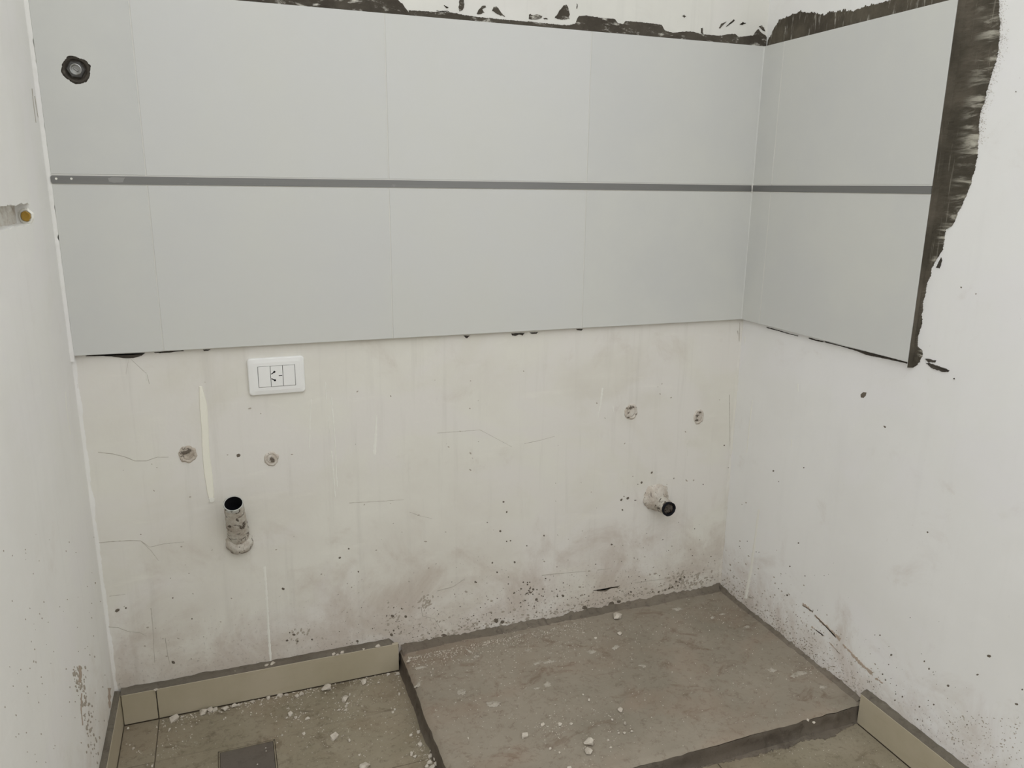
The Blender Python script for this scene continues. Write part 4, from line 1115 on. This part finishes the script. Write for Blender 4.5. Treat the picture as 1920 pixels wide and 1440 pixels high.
# ------------------------------------------------------------------ rubble
def chunk(px, py, w, h, plane, z, label, group, k=None, tall=1.0):
    p = hit(px, py + h * 0.25, 2, z)
    s = (p - CAM).length / FPX
    o = link('plaster_chunk', SH[k if k is not None else random.randrange(len(SH))], None, None, label=label, cat='rubble', group=group)
    o.location = (p.x, p.y, z - 0.0004)
    a = random.uniform(-.5, .5)
    o.rotation_euler = (0, 0, a)
    o.scale = (w * s * 1.12, max(h, w * .7) * s * 1.35, h * s * 1.05 * tall)
    return o
g1, g2, g3 = 'plaster rubble on the left floor', 'plaster rubble on the plinth', 'plaster crumbs on the skirting'
big = [(328, 1346, 17, 13, 0, 'pinkish plaster lump beside the joint of the back skirting', g1), (382, 1335, 14, 11, 0, 'knobbly plaster lump at the skirting foot, under the left pipes', g1), (395, 1330, 10, 9, 0, None, g1), (404, 1330, 9, 9, 0, None, g1), (422, 1328, 13, 9, 0, None, g1), (440, 1323, 10, 8, 0, None, g1),
       (447, 1321, 8, 6, 0, None, g1), (474, 1315, 8, 6, 0, None, g1), (504, 1308, 10, 7, 0, None, g1), (525, 1303, 11, 6, 0, None, g1), (536, 1302, 7, 4, 0, None, g1), (557, 1304, 8, 6, 0, None, g1), (566, 1301, 9, 8, 0, None, g1), (612, 1289, 20, 10, 0, 'flat white plaster flake touching the back skirting', g1),
       (648, 1310, 16, 12, 0, 'tilted plaster shard on the floor right of the flat flake', g1), (656, 1302, 5, 5, 0, None, g1), (652, 1319, 6, 5, 0, None, g1), (649, 1324, 6, 6, 0, None, g1), (635, 1331, 6, 4, 0, None, g1), (648, 1331, 7, 4, 0, None, g1), (683, 1278, 11, 10, 0, 'oblong plaster bit near the right end of the back skirting', g1),
       (628, 1380, 15, 14, 0, 'rounded white plaster lump in the middle of the left floor', g1), (655, 1387, 5, 8, 0, None, g1), (545, 1338, 8, 10, 0, None, g1), (555, 1345, 6, 5, 0, None, g1), (538, 1345, 6, 4, 0, None, g1), (577, 1347, 9, 5, 0, None, g1), (570, 1375, 6, 5, 0, None, g1), (529, 1378, 5, 4, 0, None, g1), (683, 1436, 20, 13, 0, 'white plaster lump at the bottom edge of the picture', g1),
       (772, 1413, 8, 8, 0, None, g1), (778, 1418, 7, 6, 0, None, g1), (808, 1418, 9, 9, 0, None, g1), (817, 1423, 10, 10, 0, None, g1), (806, 1430, 10, 9, 0, None, g1), (819, 1433, 10, 10, 0, None, g1), (811, 1438, 11, 9, 0, None, g1), (800, 1436, 8, 8, 0, None, g1), (809, 1408, 6, 6, 0, None, g1), (788, 1395, 8, 8, 0, None, g1), (785, 1372, 7, 6, 0, None, g1), (771, 1378, 6, 6, 0, None, g1),
       (749, 1301, 6, 6, 0, None, g1), (728, 1263, 9, 5, 0, None, g1), (746, 1263, 8, 6, 0, None, g1), (710, 1279, 6, 4, 0, None, g1), (318, 1368, 4, 6, 0, None, g1), (240, 1366, 4, 5, 0, None, g1), (286, 1436, 6, 5, 0, None, g1), (276, 1434, 4, 4, 0, None, g1), (250, 1403, 5, 5, 0, None, g1), (740, 1330, 5, 5, 0, None, g1), (737, 1335, 5, 4, 0, None, g1), (675, 1366, 5, 4, 0, None, g1), (674, 1415, 5, 4, 0, None, g1),
       (1157, 1155, 20, 15, 1, 'white plaster lump on the plinth next to the back wall', g2), (985, 1378, 13, 11, 1, 'single round plaster lump on the left half of the plinth', g2), (1104, 1391, 20, 14, 1, 'rough plaster lump, rear one of a touching pair on the plinth', g2), (1103, 1406, 16, 14, 1, 'pale plaster lump, front one of a touching pair on the plinth', g2),
       (1163, 1330, 10, 8, 1, 'small angular plaster bit on the middle of the plinth', g2), (1018, 1358, 8, 7, 1, None, g2), (1050, 1358, 9, 7, 1, None, g2), (1071, 1356, 8, 5, 1, None, g2), (1172, 1356, 5, 7, 1, None, g2), (1171, 1374, 6, 5, 1, None, g2), (1160, 1374, 5, 4, 1, None, g2), (1185, 1371, 5, 4, 1, None, g2), (1148, 1349, 4, 5, 1, None, g2), (1032, 1403, 5, 5, 1, None, g2),
       (1049, 1410, 5, 5, 1, None, g2), (1145, 1401, 5, 4, 1, None, g2), (1140, 1388, 4, 5, 1, None, g2), (1104, 1312, 5, 6, 1, None, g2), (1093, 1302, 4, 4, 1, None, g2), (1162, 1187, 9, 6, 1, None, g2), (1117, 1196, 6, 4, 1, None, g2), (765, 1240, 7, 6, 1, None, g2), (812, 1254, 4, 4, 1, None, g2), (878, 1384, 4, 4, 1, None, g2), (1068, 1439, 9, 5, 1, None, g2), (1515, 1350, 5, 5, 1, None, g2), (1526, 1354, 6, 3, 1, None, g2)]
for px, py, w, h, sl, lab, grp in big:
    z = ZSL + 0.001 if sl else 0.0
    if lab is None:
        if sl:
            if py < 1260: lab = 'tiny plaster crumb near the back edge of the concrete plinth'
            elif px > 1400: lab = 'tiny plaster crumb near the front right edge of the concrete plinth'
            elif px > 1120: lab = 'tiny plaster crumb right of the touching pair of lumps on the plinth'
            elif px > 1080: lab = 'tiny plaster crumb behind the touching pair of lumps on the plinth'
            else: lab = 'tiny plaster crumb left of the touching pair of lumps on the plinth'
        else:
            if px > 760 and py > 1400: lab = 'plaster crumb in the little heap at the left foot of the plinth'
            elif px > 725: lab = 'plaster crumb on the floor along the left side of the plinth'
            elif px > 630 and py < 1340: lab = 'small plaster crumb close to the tilted shard on the floor'
            elif 525 < px < 585 and py > 1330: lab = 'small plaster crumb on the floor behind the drain cover'
            elif px < 330 and py > 1355: lab = 'tiny plaster crumb in the left corner of the floor'
            elif py > 1360: lab = 'tiny plaster crumb beside the rounded lump on the floor'
            else: lab = 'small plaster crumb in the row at the foot of the back skirting'
        grp = lab.replace('tiny ', '').replace('small ', '').replace('plaster crumb', 'plaster crumbs')
    chunk(px, py, w, h, 'floor', z, lab, grp)
for px, py, w, h, lab in ((626, 1226, 7, 6, None), (633, 1227, 7, 5, None), (642, 1223, 7, 7, None), (708, 1211, 11, 8, 'largest plaster crumb on top of the back skirting'), (292, 1293, 8, 4, None), (682, 1217, 5, 4, None), (500, 1247, 10, 6, None), (511, 1244, 11, 8, None), (521, 1242, 9, 6, None), (441, 1259, 5, 4, None)):
    chunk(px, py, w, h, 'floor', HK - 0.0002, lab or 'tiny plaster crumb on the ledge of the back skirting', g3)

# fine crumbs and dust grains: nobody could count them
def grains(name, spots, label, cat='debris'):
    V, F = [], []
    for p, s in spots:
        b = len(V); h = s * random.uniform(.4, .8); n = 5; a0 = random.uniform(0, 6)
        for k in range(n):
            a = a0 + 2 * math.pi * k / n; r = s * random.uniform(.4, .65)
            V.append((p.x + r * math.cos(a) * 1.2, p.y + r * math.sin(a), p.z - 0.0003))
        V.append((p.x + random.uniform(-.2, .2) * s, p.y + random.uniform(-.2, .2) * s, p.z + h))
        F += [(b + k, b + (k + 1) % n, b + n) for k in range(n)]
    return link(name, fix(mesh(name, V, F)), M_CHUNK, None, kind='stuff', label=label, cat=cat)
sp = []
for k in range(430):                                   # foot of the back skirting
    t = random.random(); px = 300 + 450 * t + random.gauss(0, 6); base = 1349 - (px - 298) * .218
    sp.append((hit(px, base + 3 + random.expovariate(1 / 6.0), 2, 0.0), random.choice((.0012, .0016, .002, .0026, .0034))))
for cx, cy, rx, ry, n in ((775, 1300, 10, 40, 150), (800, 1400, 16, 26, 240), (545, 1335, 22, 16, 90), (600, 1370, 40, 18, 80), (645, 1320, 18, 14, 60), (310, 1400, 40, 25, 90), (700, 1340, 60, 45, 220), (640, 1410, 70, 22, 60), (755, 1270, 8, 14, 60), (815, 1425, 9, 12, 120)):
    for k in range(n):
        px, py = random.gauss(cx, rx), random.gauss(cy, ry)
        p = hit(px, py, 2, 0.0)
        if p.x > XSL - 0.012 or p.y > -SKT - 0.004 or p.x < SKL + 0.004: continue
        sp.append((p, random.choice((.001, .0012, .0016, .002, .0028))))
sp = [q for q in sp if SKL + .004 < q[0].x < XSL - .01 and q[0].y < -SKT - .002]
grains('plaster_grit', sp, 'fine white plaster grit scattered on the left floor')
sp = []
for k in range(760):                                   # drift along the back of the plinth
    t = random.random() ** 1.3; px = 766 + 330 * t; base = slab_y(px) + 12
    sp.append((hit(px, base + random.expovariate(1 / 11.0), 2, ZSL + 0.0008), random.choice((.001, .0014, .0018, .0024, .003))))
for cx, cy, rx, ry, n in ((1000, 1220, 110, 28, 240), (1120, 1190, 90, 22, 150), (1100, 1370, 55, 30, 130), (1040, 1365, 22, 8, 60), (1180, 1340, 200, 55, 170), (1330, 1150, 40, 18, 90), (900, 1300, 80, 60, 130), (1510, 1250, 30, 18, 80), (1430, 1250, 90, 50, 90), (1480, 1350, 60, 12, 50)):
    for k in range(n):
        p = hit(random.gauss(cx, rx), random.gauss(cy, ry), 2, ZSL + 0.0008)
        sp.append((p, random.choice((.001, .0012, .0016, .002, .0026))))
sp = [q for q in sp if XSL + .012 < q[0].x < W - .012 and YSL + .012 < q[0].y < -.012]
grains('plaster_grit', sp, 'fine white plaster grit scattered on the concrete plinth')
sp = []
for k in range(120):
    p = hit(random.uniform(1300, 1700), random.uniform(1380, 1439), 2, 0.0)
    if p.y < YSL - .02 and p.x < W - SKR - .004: sp.append((p, random.choice((.001, .0014, .002))))
grains('plaster_grit', sp, 'sparse plaster grit on the floor in front of the plinth')
